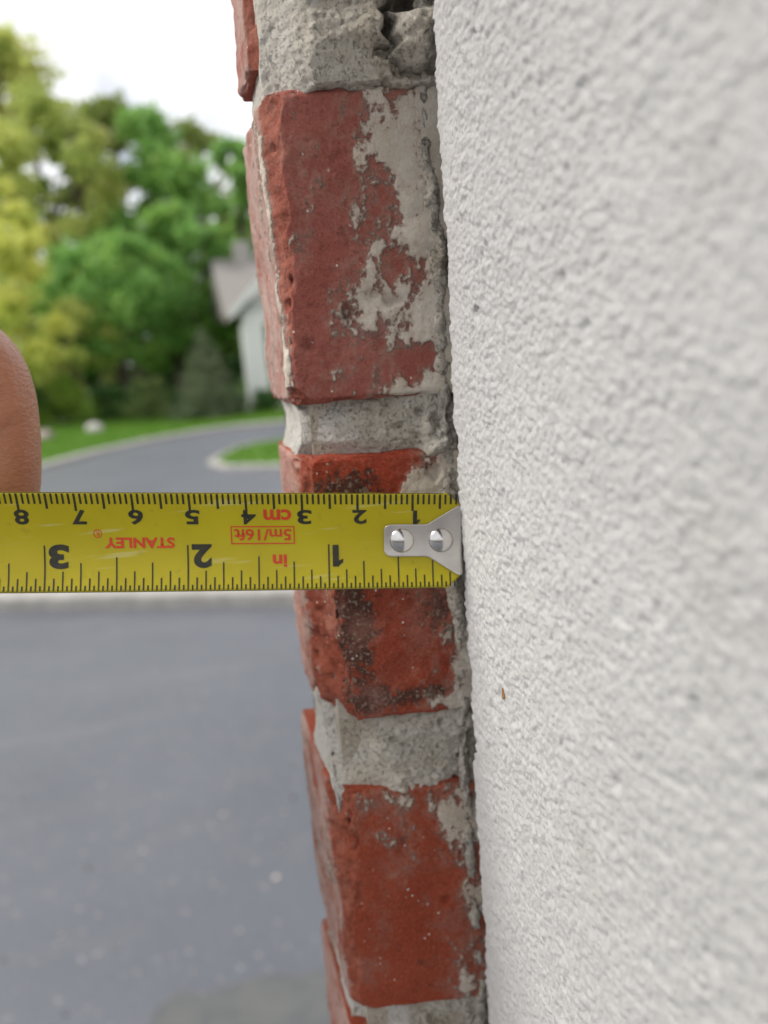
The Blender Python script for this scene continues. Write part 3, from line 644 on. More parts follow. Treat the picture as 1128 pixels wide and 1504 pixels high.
# ------------------------------------------------------------------ hand
def make_hand():
    B = lambda s, wv, l: Vector(blade(np.array([s]), np.array([wv]), l)[0])
    # chains of (point, radius): all grow from the palm
    pts, edges, rad = [], [], []
    def add(p, r_, par=None):
        pts.append(p); rad.append(r_); i = len(pts) - 1
        if par is not None: edges.append((par, i))
        return i
    fore2 = add(B(0.36, -0.06, -0.150), 0.036)
    fore = add(B(0.275, -0.02, -0.110), 0.031, fore2)
    wrist = add(B(0.222, 0.004, -0.088), 0.024, fore)
    palm0 = add(B(0.190, 0.016, -0.070), 0.021, wrist)
    palm = add(B(0.166, 0.028, -0.060), 0.017, palm0)
    # index finger: knuckle up, tip pressing the back of the blade
    def FP(px, py, back):
        q = ray(px, py); t_ = (-0.006 + back - CAM[1] - 0.21 * CAM[0]) / (q[1] + 0.21 * q[0]); return Vector(CAM + q * t_)
    k1 = add(B(0.139, 0.040, -0.040), 0.0125, palm)
    k2 = add(FP(-82, 508, 0.014), 0.0106, k1)
    k2b = add(FP(-24, 542, 0.012), 0.0106, k2)
    k3 = add(FP(-17, 690, 0.012), 0.0104, k2b)
    k4 = add(FP(-14, 790, 0.0115), 0.0090, k3)
    # thumb lies on the face of the blade further out
    t1 = add(B(0.172, 0.004, -0.024), 0.0145, palm0)
    t2 = add(B(0.143, 0.006, 0.012), 0.0115, t1)
    t3 = add(B(0.117, 0.003, 0.0125), 0.0095, t2)
    t4 = add(B(0.104, 0.002, 0.0105), 0.0075, t3)
    # three folded fingers behind
    for j in range(3):
        o = 0.016 * (j + 1)
        a = add(B(0.146 + 0.004 * j, 0.036 - o * 0.3, -0.046 - o), 0.0115, palm)
        b = add(B(0.116 + 0.004 * j, 0.034 - o * 0.3, -0.034 - o), 0.0092, a)
        c = add(B(0.110 + 0.004 * j, 0.010 - o * 0.3, -0.032 - o), 0.0085, b)
        e = add(B(0.128 + 0.004 * j, 0.001 - o * 0.3, -0.034 - o), 0.0074, c)
    me = bpy.data.meshes.new('hand'); me.from_pydata([p[:] for p in pts], edges, []); 
    ob = bpy.data.objects.new('hand_tmp', me); COL.objects.link(ob)
    sk = ob.modifiers.new('skin', 'SKIN'); sk.use_smooth_shade = True
    for i, v in enumerate(me.skin_vertices[0].data): v.radius = (rad[i], rad[i]); v.use_root = (i == 0)
    ss = ob.modifiers.new('sub', 'SUBSURF'); ss.levels = ss.render_levels = 3
    rm = ob.modifiers.new('rem', 'REMESH'); rm.mode = 'VOXEL'; rm.voxel_size = 0.0010; rm.use_smooth_shade = True
    sm = ob.modifiers.new('smooth', 'SMOOTH'); sm.factor = 0.5; sm.iterations = 10
    dg = bpy.context.evaluated_depsgraph_get(); m2 = bpy.data.meshes.new_from_object(ob.evaluated_get(dg)); bpy.data.objects.remove(ob)
    V = np.zeros(len(m2.vertices) * 3, np.float32); m2.vertices.foreach_get('co', V); V = V.reshape(-1, 3).astype(float)
    Nn = np.zeros(len(V) * 3, np.float32); m2.vertices.foreach_get('normal', Nn); Nn = Nn.reshape(-1, 3)
    # crease on the inside of the bend, fine wrinkles over the knuckle
    q0 = np.array(FP(0, 632, 0.004)); rel = V - q0
    cr = np.exp(-((rel[:, 2] - 0.45 * rel[:, 0]) / 0.0006) ** 2) * np.exp(-(np.abs(rel[:, 0]) / 0.0034) ** 4) * 0.0011
    V -= Nn * cr[:, None]
    V += Nn * (fbm(V, 0.010, 3, 4) * 0.0003)[:, None]
    m2.vertices.foreach_set('co', V.astype(np.float32).ravel()); m2.update(); m2.name = 'hand'
    m = Mat('skin'); n1 = m.noise(120, 4); n2 = m.noise(500, 4)
    c = m.mix(m.step(n1, 0.3, 0.7), (0.41, 0.175, 0.095), (0.47, 0.21, 0.12)); c = m.mix(m.math('MULTIPLY', m.step(n2, 0.5, 0.75), 0.3), c, (0.30, 0.115, 0.06))
    m.color(c); m.setv(Roughness=0.34, Subsurface_Weight=0.12, Subsurface_Scale=0.002); m.b.inputs['Specular IOR Level'].default_value = 0.45
    mp = m.n('ShaderNodeMapping'); mp.inputs['Scale'].default_value = (1, 1, 2.2); m.l(m.coord(), mp.inputs['Vector'])
    vo = m.n('ShaderNodeTexVoronoi'); vo.inputs['Scale'].default_value = 900; m.l(mp.outputs[0], vo.inputs['Vector'])
    mp2 = m.n('ShaderNodeMapping'); mp2.inputs['Scale'].default_value = (0.35, 0.35, 1.0); mp2.inputs['Rotation'].default_value = (0, 0.6, 0); m.l(m.coord(), mp2.inputs['Vector'])
    wr = m.noise(1100, 4, 0.7, mp2.outputs[0])
    m.bump(m.math('ADD', m.math('ADD', vo.outputs['Distance'], m.noise(700, 3)), m.math('MULTIPLY', wr, 2.5)), 0.0003, 0.5)
    o = link('hand', m2, m.m, label='bare hand pinching the tape blade, bent knuckle above its edge', category='hand')
    c0 = B(0.1055, 0.002, 0.0182); ex = (B(0.115, 0.002, 0.0182) - c0).normalized(); ez = (B(0.1055, 0.002, 0.03) - c0).normalized(); ey = ez.cross(ex)
    bm = bmesh.new(); bmesh.ops.create_uvsphere(bm, u_segments=20, v_segments=10, radius=1)
    for v in bm.verts: v.co = c0 + ex * v.co.x * 0.0062 + ey * v.co.y * 0.0050 + ez * (v.co.z * 0.0012 - 0.0022 * v.co.y ** 2 - 0.0012 * v.co.x ** 2 - 0.0006)
    nm = bpy.data.meshes.new('thumbnail'); bm.to_mesh(nm); bm.free()
    for p in nm.polygons: p.use_smooth = True
    link('thumbnail', nm, plain('nail', (0.55, 0.33, 0.26), 0.3), o)
    return o
make_hand()

# ------------------------------------------------------------------ ground, drive, lawns
GZ = CAM[2] - 1.6
def sheet(name, poly, z, mat, kind='structure', thick=None, **kw):
    bm = bmesh.new(); vs_ = [bm.verts.new((p[0], p[1], z)) for p in poly]; fc = bm.faces.new(vs_)
    if fc.normal.z < 0 or True: bm.normal_update()
    if fc.normal.z < 0: bmesh.ops.reverse_faces(bm, faces=[fc])
    if thick:
        e = bmesh.ops.extrude_face_region(bm, geom=[fc]); 
        for v in e['geom']:
            if isinstance(v, bmesh.types.BMVert): v.co.z -= thick
        bmesh.ops.recalc_face_normals(bm, faces=bm.faces[:])
    me = bpy.data.meshes.new(name); bm.to_mesh(me); bm.free()
    return link(name, me, mat, kind=kind, **kw)
def asphalt():
    m = Mat('asphalt'); n1 = m.noise(0.9, 5, 0.6); n2 = m.noise(160, 3)
    c = m.mix(m.step(n1, 0.3, 0.7), (0.086, 0.093, 0.112), (0.108, 0.116, 0.136)); c = m.mix(m.math('MULTIPLY', m.step(n2, 0.5, 0.7), 0.5), c, (0.16, 0.165, 0.18))
    c = m.mix(m.math('MULTIPLY', m.step(m.noise(4, 4), 0.56, 0.80), 0.12), c, (0.24, 0.225, 0.21))
    mp = m.n('ShaderNodeMapping'); mp.inputs['Scale'].default_value = (1.1, 5.5, 1); mp.inputs['Rotation'].default_value = (0, 0, 0.35); m.l(m.coord(), mp.inputs['Vector'])
    c = m.mix(m.math('MULTIPLY', m.step(m.noise(1.0, 5, 0.6, mp.outputs[0]), 0.52, 0.76), 0.25), c, (0.18, 0.175, 0.18))
    c = m.mix(m.math('MULTIPLY', m.step(m.noise(38, 2), 0.66, 0.72), 0.5), c, (0.34, 0.32, 0.31))
    m.color(c); m.setv(Roughness=0.5); m.bump(n2, 0.004, 0.35); return m.m
def grass_mat():
    m = Mat('turf'); n1 = m.noise(0.7, 5); n2 = m.noise(25, 4)
    c = m.mix(m.step(n1, 0.3, 0.7), (0.10, 0.22, 0.02), (0.13, 0.26, 0.028)); c = m.mix(m.math('MULTIPLY', m.step(n2, 0.45, 0.7), 0.5), c, (0.045, 0.10, 0.012))
    m.color(c); m.setv(Roughness=0.8); m.bump(n2, 0.03, 0.6); return m.m
TURF = grass_mat(); ASPH = asphalt()
KERB = plain('kerb_stone', (0.30, 0.29, 0.27), 0.85, 0.3, (0.40, 0.385, 0.36), 8)
CONC = plain('concrete', (0.122, 0.126, 0.122), 0.9, 0.3, (0.092, 0.098, 0.104), 9)
SOIL = plain('soil', (0.05, 0.04, 0.028), 0.95, 0.2, (0.085, 0.06, 0.04), 6)
sheet('ground', [(-400, -400), (400, -400), (400, 400), (-400, 400)], GZ, SOIL)
sheet('driveway', [(-16, -8), (14, -8), (14, 40), (-16, 40)], GZ + 0.006, ASPH)
def G(px, py): return at_z(px, py, GZ)[:2]
far = [G(60, 690), G(140, 668), G(220, 650), G(300, 636), G(350, 629), G(410, 624)]
far = [far[0] + (far[0] - far[1]) * 5] + far + [far[-1] + np.array([2.5, 0.6]), far[-1] + np.array([12, 1.6])]
sheet('lawn', [tuple(p) for p in far] + [(40, 60), (-60, 60), (-40, 8)], GZ + 0.05, TURF)
isl = [G(312, 683), G(326, 673), G(350, 662), G(378, 655), G(424, 649), (9, 15.6), (9, 10.2), G(440, 688), G(384, 689), G(336, 690)]
sheet('lawn_island', [tuple(p) for p in isl], GZ + 0.05, TURF)
ka, kb = G(0, 892), G(440, 884)
dirk = (kb - ka) / np.linalg.norm(kb - ka); nk = np.array([-dirk[1], dirk[0]])
fr = [ka - dirk * 9, ka, kb, kb + dirk * 8, kb + dirk * 8 + nk * 2.2, kb + nk * 2.0, ka + nk * 1.9, ka - dirk * 9 + nk * 2.0]
sheet('verge', [tuple(p) for p in fr], GZ + 0.05, TURF)
def kerb(name, line, wd, hgt, closed=False):
    L = [np.array(p, float) for p in line]; n = len(L); V, F = [], []
    for i in range(n):
        a = L[i - 1] if (i or closed) else L[i]; b = L[(i + 1) % n] if (i < n - 1 or closed) else L[i]
        t = (b - a) / np.linalg.norm(b - a); nn = np.array([t[1], -t[0]]) * wd / 2
        for sg, zz in ((1, 0), (1, hgt - 0.02), (0.85, hgt), (-0.85, hgt), (-1, hgt - 0.02), (-1, 0)): V.append((*(L[i] + nn * sg), GZ + zz + 0.002))
    m = n if closed else n - 1
    for i in range(m):
        for k in range(5): F.append((i * 6 + k, ((i + 1) % n) * 6 + k, ((i + 1) % n) * 6 + k + 1, i * 6 + k + 1))
    me = bpy.data.meshes.new(name); me.from_pydata(V, [], F); me.update()
    bm = bmesh.new(); bm.from_mesh(me); bmesh.ops.recalc_face_normals(bm, faces=bm.faces[:]); bm.to_mesh(me); bm.free()
    link(name, me, KERB, kind='structure')
kerb('lawn_kerb', far, 0.24, 0.09); kerb('island_kerb', isl, 0.13, 0.07, True); kerb('verge_kerb', fr[:4], 0.22, 0.11)
ap = [G(205, 1545), G(230, 1490), G(262, 1462), G(300, 1468), G(345, 1452), G(400, 1436), G(440, 1440), G(500, 1424), G(640, 1405), G(700, 1600), G(400, 1700)]
sheet('concrete_apron', [tuple(p) for p in ap], GZ + 0.014, CONC)
# grass blades on the lawns
def inside(poly, P):
    c = np.zeros(len(P), bool); n = len(poly)
    for i in range(n):
        a, b = poly[i], poly[i - 1]
        t = ((a[1] > P[:, 1]) != (b[1] > P[:, 1])) & (P[:, 0] < (b[0] - a[0]) * (P[:, 1] - a[1]) / (b[1] - a[1] + 1e-12) + a[0]); c ^= t
    return c
def leaf_mat(name, c1, c2, c3, trans=0.35):
    m = Mat(name); a = m.att('tone')
    c = m.mix(m.step(a, 0.0, 0.6), c1, c2); c = m.mix(m.step(a, 0.6, 1.0), c, c3)
    m.color(c); m.setv(Roughness=0.55); m.b.inputs['Specular IOR Level'].default_value = 0.3
    tr = m.n('ShaderNodeBsdfTranslucent'); m.l(c, tr.inputs['Color']); ms = m.n('ShaderNodeMixShader'); ms.inputs[0].default_value = trans
    m.l(m.b.outputs[0], ms.inputs[1]); m.l(tr.outputs[0], ms.inputs[2]); m.l(ms.outputs[0], m.o.inputs['Surface']); return m.m
def grass(poly, box, n, hgt):
    P = np.stack([rng.uniform(box[0], box[1], n), rng.uniform(box[2], box[3], n)], 1); P = P[inside(poly, P)]; n = len(P)
    a = rng.uniform(0, 6.28, n); wv = 0.018; hh = rng.uniform(0.5, 1.1, n) * hgt; lean = rng.normal(0, 0.02, (n, 2))
    b = np.stack([P[:, 0], P[:, 1], np.full(n, GZ + 0.05)], 1); dx = np.stack([np.cos(a) * wv, np.sin(a) * wv, a * 0], 1)
    tip = b + np.stack([lean[:, 0], lean[:, 1], hh], 1)
    V = np.stack([b - dx, b + dx, tip], 1).reshape(-1, 3)
    me = mesh_np('grass', V, None, np.arange(n * 3).reshape(-1, 3), False); attr(me, 'tone', np.repeat(rng.random(n), 3)); 
    return me
GB = leaf_mat('grass_blade', (0.084, 0.196, 0.021), (0.126, 0.266, 0.028), (0.182, 0.308, 0.042))
link('lawn_grass', grass([tuple(p) for p in far] + [(20, 30), (-20, 30)], (-7, 6, 11, 24), 50000, 0.07), GB, kind='stuff', label='mown green grass of the far lawn', category='grass')
link('island_grass', grass(isl, (-0.5, 6, 9, 17), 16000, 0.07), GB, kind='stuff', label='mown green grass of the kerbed island', category='grass')
link('verge_grass', grass(fr, (-4, 4, 3, 9), 16000, 0.06), GB, kind='stuff', label='green grass of the verge behind the near kerb', category='grass')
# pale petals lying on the drive
PET = plain('petal', (0.62, 0.55, 0.48), 0.7); pm = None
spots = [(58, 1140), (140, 1135), (148, 1153), (35, 1172), (280, 1107), (310, 1212), (328, 1197), (413, 1245), (405, 1289), (418, 1193), (4, 1289), (170, 1392), (5, 1410), (430, 1172), (130, 1275), (210, 1250), (95, 1490), (90, 1375), (300, 1018), (230, 985)]
for k, (px, py) in enumerate(spots):
    if pm is None:
        bm = bmesh.new(); bmesh.ops.create_circle(bm, cap_ends=True, radius=1, segments=10)
        for v in bm.verts: v.co = Vector((v.co.x * 0.008, v.co.y * 0.0055, 0.0016 * (v.co.x ** 2) + 0.001))
        bmesh.ops.extrude_face_region(bm, geom=bm.faces[:]); 
        pm = bpy.data.meshes.new('fallen_petal'); bm.to_mesh(pm); bm.free(); pm.materials.append(PET)
    p = at_z(px, py, GZ + 0.007)
    o = bpy.data.objects.new('fallen_petal', pm); COL.objects.link(o); o.location = p; o.rotation_euler = (0, 0, rnd.uniform(0, 6)); o.scale = [rnd.uniform(0.7, 1.3)] * 3
    o['label'] = 'tiny pale petal lying on the grey asphalt driveway'; o['category'] = 'petal'; o['group'] = 'petals fallen on the driveway'

# ------------------------------------------------------------------ trees and shrubs
BARK = plain('bark', (0.085, 0.065, 0.05), 0.9, 0.2, (0.13, 0.11, 0.09), 9)
def tube_path(bm, pts, rads, seg=7):
    prev = None
    for i, (p, r_) in enumerate(zip(pts, rads)):
        t = (pts[min(i + 1, len(pts) - 1)] - pts[max(i - 1, 0)]).normalized(); u = t.orthogonal().normalized(); v = t.cross(u)
        ring = [bm.verts.new(p + (u * math.cos(k / seg * 6.2832) + v * math.sin(k / seg * 6.2832)) * r_) for k in range(seg)]
        if prev:
            off = min(range(seg), key=lambda o: sum((ring[(k + o) % seg].co - prev[k].co).length for k in range(seg)))
            ring = [ring[(k + off) % seg] for k in range(seg)]
            for k in range(seg): bm.faces.new((prev[k], prev[(k + 1) % seg], ring[(k + 1) % seg], ring[k]))
        prev = ring
    bm.faces.new(prev)
def leaves(clumps, n, size, flat=0.5):
    n = int(n * 0.8); W = np.array([c[3] ** 2.2 for c in clumps]); W /= W.sum(); idx = rng.choice(len(clumps), n, p=W)
    C0 = np.array([c[:3] for c in clumps])[idx]; R0 = np.array([c[3] for c in clumps])[idx]
    dv = rng.normal(size=(n, 3)); dv /= np.linalg.norm(dv, axis=1, keepdims=True); rr = R0 * np.minimum(np.abs(rng.normal(0.62, 0.36, n)), 1.7)
    P = C0 + dv * rr[:, None] * np.array([1, 1, 0.8])
    a = rng.normal(size=(n, 3)); a /= np.linalg.norm(a, axis=1, keepdims=True); b = np.cross(a, rng.normal(size=(n, 3))); b /= np.linalg.norm(b, axis=1, keepdims=True)
    sz = size * rng.uniform(0.6, 1.3, n)[:, None]
    V = np.stack([P - a * sz, P + b * sz * 0.55, P + a * sz, P - b * sz * 0.55], 1).reshape(-1, 3)
    tone = np.clip(0.5 * rng.random(n) + 0.5 * rng.random(len(clumps))[idx], 0, 1)
    me = mesh_np('crown', V, np.arange(n * 4).reshape(-1, 4), None, False); attr(me, 'tone', np.repeat(tone, 4)); return me
def tree(px, top, y, hw, mat, label, n=9000, base=0.25, size=0.16, nclump=60, dens=1.0, name='broadleaf_tree', group='trees beyond the far lawn'):
    g = at_y(px, 600, y); g[2] = GZ + 0.05
    dist = np.linalg.norm(g[:2] - CAM[:2]); ztop = at_y(px, top, y)[2]; H = ztop - GZ; rad = hw / FPX * dist
    root = empty(name, tuple(g), label, 'tree', group)
    bm = bmesh.new(); g = Vector(g); lean = Vector((rnd.uniform(-.3, .3), rnd.uniform(-.3, .3), 0))
    tp = [g + lean * t * t + Vector((0, 0, H * 0.85 * t)) for t in (0, .15, .35, .6, .85, 1)]; r0 = 0.02 * H + 0.04
    tube_path(bm, tp, [r0 * 1.25, r0, r0 * .8, r0 * .5, r0 * .25, r0 * .08])
    cl = []
    for k in range(nclump):
        t = base + (1 - base) * (k + rnd.random()) / nclump
        prof = math.sin(math.pi * min(1, (t - base) / (1 - base) * 0.86 + 0.14)) ** 0.6
        a = rnd.uniform(0, 6.283); rr = rad * prof * math.sqrt(rnd.random())
        c = g + Vector((math.cos(a) * rr, math.sin(a) * rr, H * t)); cr = rad * rnd.uniform(0.12, 0.26)
        c.z = min(c.z, g.z + H - cr * 0.8)
        cl.append((c.x, c.y, c.z, cr))
        if k % 3 == 0:
            s0 = g + lean * t * t * .5 + Vector((0, 0, H * max(0.12, t - 0.22)))
            tube_path(bm, [s0, s0.lerp(c, 0.5) + Vector((0, 0, 0.04 * H)), c], [r0 * 0.32, r0 * 0.2, r0 * 0.05], 5)
    me = bpy.data.meshes.new('trunk'); bm.to_mesh(me); bm.free(); child('trunk', me, BARK, root)
    child('crown', leaves(cl, int(n * dens), size), mat, root)
YG = leaf_mat('leaf_yellow_green', (0.574, 0.641, 0.154), (0.715, 0.720, 0.186), (0.720, 0.720, 0.234), 0.5)
OL = leaf_mat('leaf_olive', (0.446, 0.547, 0.165), (0.577, 0.638, 0.184), (0.685, 0.602, 0.272), 0.5)
GR = leaf_mat('leaf_green', (0.192, 0.390, 0.107), (0.272, 0.487, 0.124), (0.385, 0.546, 0.138), 0.5)
SP = leaf_mat('leaf_spring_green', (0.20, 0.29, 0.07), (0.27, 0.34, 0.09), (0.36, 0.38, 0.14), 0.5)
DG = leaf_mat('leaf_dark_green', (0.055, 0.133, 0.041), (0.086, 0.187, 0.049), (0.125, 0.234, 0.057), 0.35)
SG = leaf_mat('leaf_grey_green', (0.130, 0.195, 0.065), (0.182, 0.247, 0.078), (0.247, 0.299, 0.104), 0.35)
tree(70, 42, 34, 125, OL, 'tallest olive-green tree with a domed crown above its neighbours', 8500, 0.22, 0.20, 70)
tree(5, 225, 24, 105, YG, 'bright yellow-green tree growing in front of the tallest tree', 9500, 0.2, 0.14, 60, group='trees beyond the far lawn')
tree(-190, 150, 30, 130, GR, 'green tree standing beyond the yellow-green tree', 6000, 0.2, 0.2, 45)
tree(165, 165, 38, 85, SP, 'slender olive-green tree with reddish tip between broader trees', 6500, 0.2, 0.20, 55)
tree(270, 160, 33, 95, GR, 'tall mid-green tree rising behind the round grey-green shrub', 13000, 0.15, 0.18, 80)
tree(385, 205, 38, 60, GR, 'mid-green tree rising behind the white house', 6500, 0.15, 0.2, 55)
tree(190, 345, 28, 105, GR, 'broad low mid-green tree growing in front of the tall mid-green tree', 9000, 0.3, 0.15, 75)
tree(300, 300, 30, 80, GR, 'small green tree leaning over the dark undergrowth', 9000, 0.32, 0.15, 60)
tree(120, 440, 26, 65, OL, 'small olive tree with sparse foliage behind the shrubs', 4500, 0.2, 0.12, 45)
tree(500, 230, 36, 95, GR, 'green tree standing beyond the house porch', 6000, 0.2, 0.2, 50)
tree(118, 100, 40, 90, OL, 'olive-green tree with a broken top behind the tallest tree', 6500, 0.2, 0.2, 55)
tree(215, 145, 44, 90, SP, 'far green tree filling the gap behind the slender olive tree', 8000, 0.15, 0.22, 65)
tree(330, 180, 44, 95, SP, 'far green tree filling the gap behind the house roof', 7000, 0.15, 0.22, 60)
def shrub(px, base, top, hw, mat, label, n=4500, size=0.06, name='shrub'):
    g = G(px, base); dist = np.linalg.norm(g - CAM[:2]); g = Vector((*g, GZ + 0.05)); H = at_y(px, top, g.y)[2] - g.z; rad = hw / FPX * dist
    root = empty(name, tuple(g), label, 'shrub', 'shrubs along the far lawn')
    bm = bmesh.new(); cl = []
    for k in range(26):
        a = rnd.uniform(0, 6.283); t = rnd.random() ** 0.8; rr = rad * 0.8 * math.sqrt(max(0.02, 1 - (t * 0.95) ** 2)) * math.sqrt(rnd.random()); cr = rad * rnd.uniform(0.22, 0.34)
        c = g + Vector((math.cos(a) * rr, math.sin(a) * rr, max(cr * 0.7, t * (H - cr * 0.8)))); cl.append((c.x, c.y, c.z, cr))
        if k % 4 == 0: tube_path(bm, [g, g.lerp(c, 0.6) + Vector((0, 0, .05)), c], [0.03, 0.02, 0.006], 5)
    me = bpy.data.meshes.new('stems'); bm.to_mesh(me); bm.free(); child('stem', me, BARK, root)
    child('foliage', leaves(cl, n, size), mat, root)
shrub(105, 624, 545, 58, leaf_mat('leaf_shrub_light', (0.150, 0.255, 0.030), (0.225, 0.345, 0.045), (0.300, 0.390, 0.075), 0.35), 'light green shrub behind the white stone', 6500)
shrub(225, 617, 552, 42, SG, 'round grey-green shrub beside the spruce', 5500)
shrub(165, 618, 560, 38, DG, 'dark green shrub between the light and the grey-green one', 4000)
shrub(45, 630, 560, 45, DG, 'dark green shrub beside the light green one', 4000)
shrub(262, 612, 575, 24, DG, 'small dark shrub squeezed against the spruce', 2500)
shrub(392, 606, 570, 24, DG, 'small dark shrub at the foot of the porch', 3000)
shrub(-60, 640, 540, 55, GR, 'mid-green shrub at the end of the row', 4000)
def spruce(px, base, top, hw):
    g = G(px, base); dist = np.linalg.norm(g - CAM[:2]); g = Vector((*g, GZ + 0.05)); H = at_y(px, top, g.y)[2] - g.z; rad = hw / FPX * dist
    root = empty('spruce_tree', tuple(g), 'small conical blue-grey spruce beside the white house', 'tree')
    bm = bmesh.new(); tube_path(bm, [g, g + Vector((0, 0, H * .5)), g + Vector((0, 0, H * .97))], [0.08, 0.05, 0.01])
    cl = []
    for k in range(120):
        t = (k / 120) ** 1.15; a = k * 2.399; rr = rad * (1 - t) * rnd.uniform(0.45, 0.95)
        c = g + Vector((math.cos(a) * rr, math.sin(a) * rr, H * (0.05 + 0.92 * t) - 0.12 * rr)); cl.append((c.x, c.y, c.z, 0.10 + 0.22 * rad * (1 - t)))
        if k % 2 == 0: tube_path(bm, [g + Vector((0, 0, H * (0.08 + 0.9 * t))), c], [0.015, 0.004], 4)
    me = bpy.data.meshes.new('trunk'); bm.to_mesh(me); bm.free(); child('trunk', me, BARK, root)
    child('crown', leaves(cl, 9000, 0.05), leaf_mat('needle_blue_grey', (0.11, 0.15, 0.075), (0.15, 0.19, 0.10), (0.21, 0.25, 0.14), 0.2), root)
spruce(312, 616, 478, 60)
def woodland():
    cl = []
    for k in range(260):
        px = rnd.uniform(-500, 900); y = rnd.uniform(44, 54); t = rnd.random() ** 1.3; p = at_y(px, 560, y)
        cl.append((p[0], p[1], GZ + 0.6 + t * 5.2, rnd.uniform(1.0, 1.9)))
    link('woodland', leaves(cl, 52000, 0.26), DG, kind='stuff', label='dark wood that closes the view behind the trees', category='wood')
woodland()
def stone(px, base, wd, mat, label):
    g = G(px, base); dist = np.linalg.norm(g - CAM[:2]); rr = wd / 2 / FPX * dist
    bm = bmesh.new(); bmesh.ops.create_icosphere(bm, subdivisions=4, radius=1)
    co = np.array([v.co[:] for v in bm.verts]); n = fbm(co + px, 0.9, 4, 5)
    for v, k in zip(bm.verts, n): v.co = v.co * (1 + 0.28 * k); v.co.z = max(v.co.z * 0.75, -0.25)
    me = bpy.data.meshes.new('stone'); bm.to_mesh(me); bm.free(); me.transform(Matrix.Scale(rr, 4))
    for p in me.polygons: p.use_smooth = True
    link('stone', me, mat, label=label, category='stone').location = (*g, GZ + 0.05 + rr * 0.2)
stone(140, 637, 25, plain('pale_stone', (0.52, 0.50, 0.47), 0.85, 0.3, (0.40, 0.38, 0.36), 6), 'pale rounded stone lying at the edge of the far lawn')
stone(66, 648, 26, plain('pink_stone', (0.34, 0.27, 0.25), 0.85, 0.3, (0.25, 0.2, 0.19), 6), 'dull pinkish stone lying under the dark shrub')

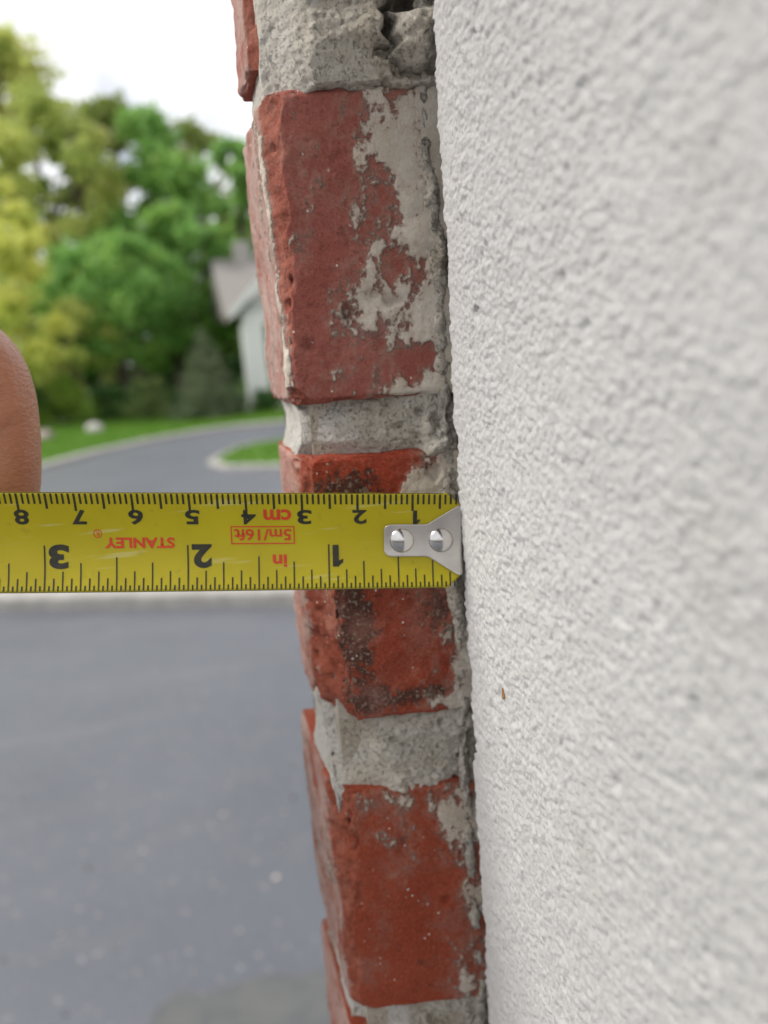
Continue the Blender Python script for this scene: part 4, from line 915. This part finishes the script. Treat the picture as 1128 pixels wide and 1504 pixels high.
# ------------------------------------------------------------------ house with a gabled porch
def house():
    WHITE = plain('white_paint', (0.78, 0.78, 0.77), 0.6); ROOF = plain('roof_shingle', (0.225, 0.21, 0.198), 0.9, 0.2, (0.27, 0.252, 0.24), 6); SID = plain('siding', (0.62, 0.63, 0.62), 0.7)
    b = G(387, 605); g = Vector((b[0], b[1], GZ + 0.05)); dist = np.linalg.norm(b - CAM[:2])
    root = empty('house', tuple(g), 'white house with grey shingle roof and gabled porch at the bend', 'house')
    m_px = FPX / dist * 1.04
    def bx(name, x0, x1, y0, y1, z0, z1, mat, par):
        bm = bmesh.new(); bmesh.ops.create_cube(bm, size=1)
        for v in bm.verts: v.co = g + Vector((x0 + (v.co.x + .5) * (x1 - x0), y0 + (v.co.y + .5) * (y1 - y0), z0 + (v.co.z + .5) * (z1 - z0)))
        me = bpy.data.meshes.new(name); bm.to_mesh(me); bm.free(); return child(name, me, mat, par)
    eave = at_y(334, 462, g.y)[2] - g.z; ridge = at_y(315, 362, g.y + 3)[2] - g.z; pk = eave + 2.0
    def prism(name, pts, y0, y1, mat, par):
        bm = bmesh.new(); A = [bm.verts.new(g + Vector((p[0], y0, p[1]))) for p in pts]; Bv = [bm.verts.new(g + Vector((p[0], y1, p[1]))) for p in pts]
        bm.faces.new(A); bm.faces.new(Bv[::-1]); n = len(pts)
        for i in range(n): bm.faces.new((A[i], Bv[i], Bv[(i + 1) % n], A[(i + 1) % n]))
        bmesh.ops.recalc_face_normals(bm, faces=bm.faces[:])
        me = bpy.data.meshes.new(name); bm.to_mesh(me); bm.free(); return child(name, me, mat, par)
    # porch: posts, beam, front gable with white rakes
    for x in (-0.34, 3.0):
        p = bx('porch_post', x, x + 0.60, 0.0, 0.60, 0, eave - 0.3, WHITE, root)
        bx('post_base', x - 0.05, x + 0.65, -0.05, 0.65, 0.0, 0.22, WHITE, p)
    bx('porch_beam', -0.30, 3.52, 0.02, 0.48, eave - 0.3, eave + 0.0, WHITE, root)
    bx('porch_floor', -0.4, 3.6, -0.1, 3.0, -0.04, 0.03, plain('porch_stone', (0.3, 0.29, 0.28), 0.9), root)
    xl, xr, xm = -0.62, 3.86, 1.62
    prism('porch_gable', [(-0.30, eave + 0.004), (3.52, eave + 0.004), (xm, pk - 0.14)], 0.10, 0.30, SID, root)
    rf = prism('porch_roof', [(xl, eave - 0.10), (xm, pk), (xr, eave - 0.10), (xr, eave + 0.02), (xm, pk + 0.14), (xl, eave + 0.02)], -0.30, 3.2, ROOF, root)
    prism('rake_board', [(xl - 0.03, eave - 0.16), (xm, pk - 0.08), (xr + 0.03, eave - 0.16), (xr + 0.03, eave + 0.10), (xm, pk + 0.20), (xl - 0.03, eave + 0.10)], -0.36, -0.303, WHITE, rf)
    # main block further right and behind
    bx('wall', 4.2, 12.0, 3.2, 10.0, 0, eave + 0.1, SID, root)
    bm = bmesh.new()
    P = [(-0.62, 2.2, eave + 0.10), (12.6, 2.2, eave + 0.10), (12.6, 6.4, ridge), (-0.62, 6.4, ridge), (12.6, 10.6, eave + 0.1), (-0.62, 10.6, eave + 0.1)]
    v = [bm.verts.new(g + Vector(p)) for p in P]; bm.faces.new((v[0], v[1], v[2], v[3])); bm.faces.new((v[3], v[2], v[4], v[5])); bm.faces.new((v[0], v[3], v[5])); bm.faces.new((v[1], v[4], v[2])); bm.faces.new((v[0], v[5], v[4], v[1]))
    bmesh.ops.recalc_face_normals(bm, faces=bm.faces[:]); me = bpy.data.meshes.new('roof'); bm.to_mesh(me); bm.free(); mr = child('roof', me, ROOF, root)
    bx('chimney', 0.2, 0.75, 6.0, 6.8, ridge - 0.4, ridge + 0.55, plain('chimney', (0.4, 0.38, 0.36), 0.9), mr)
    wn = bx('window', 5.6, 6.7, 3.10, 3.197, 0.9, 2.2, WHITE, root); bx('pane', 5.7, 6.6, 3.06, 3.097, 1.0, 2.1, plain('window_glass', (0.03, 0.04, 0.045), 0.08, 0.6), wn)
house()
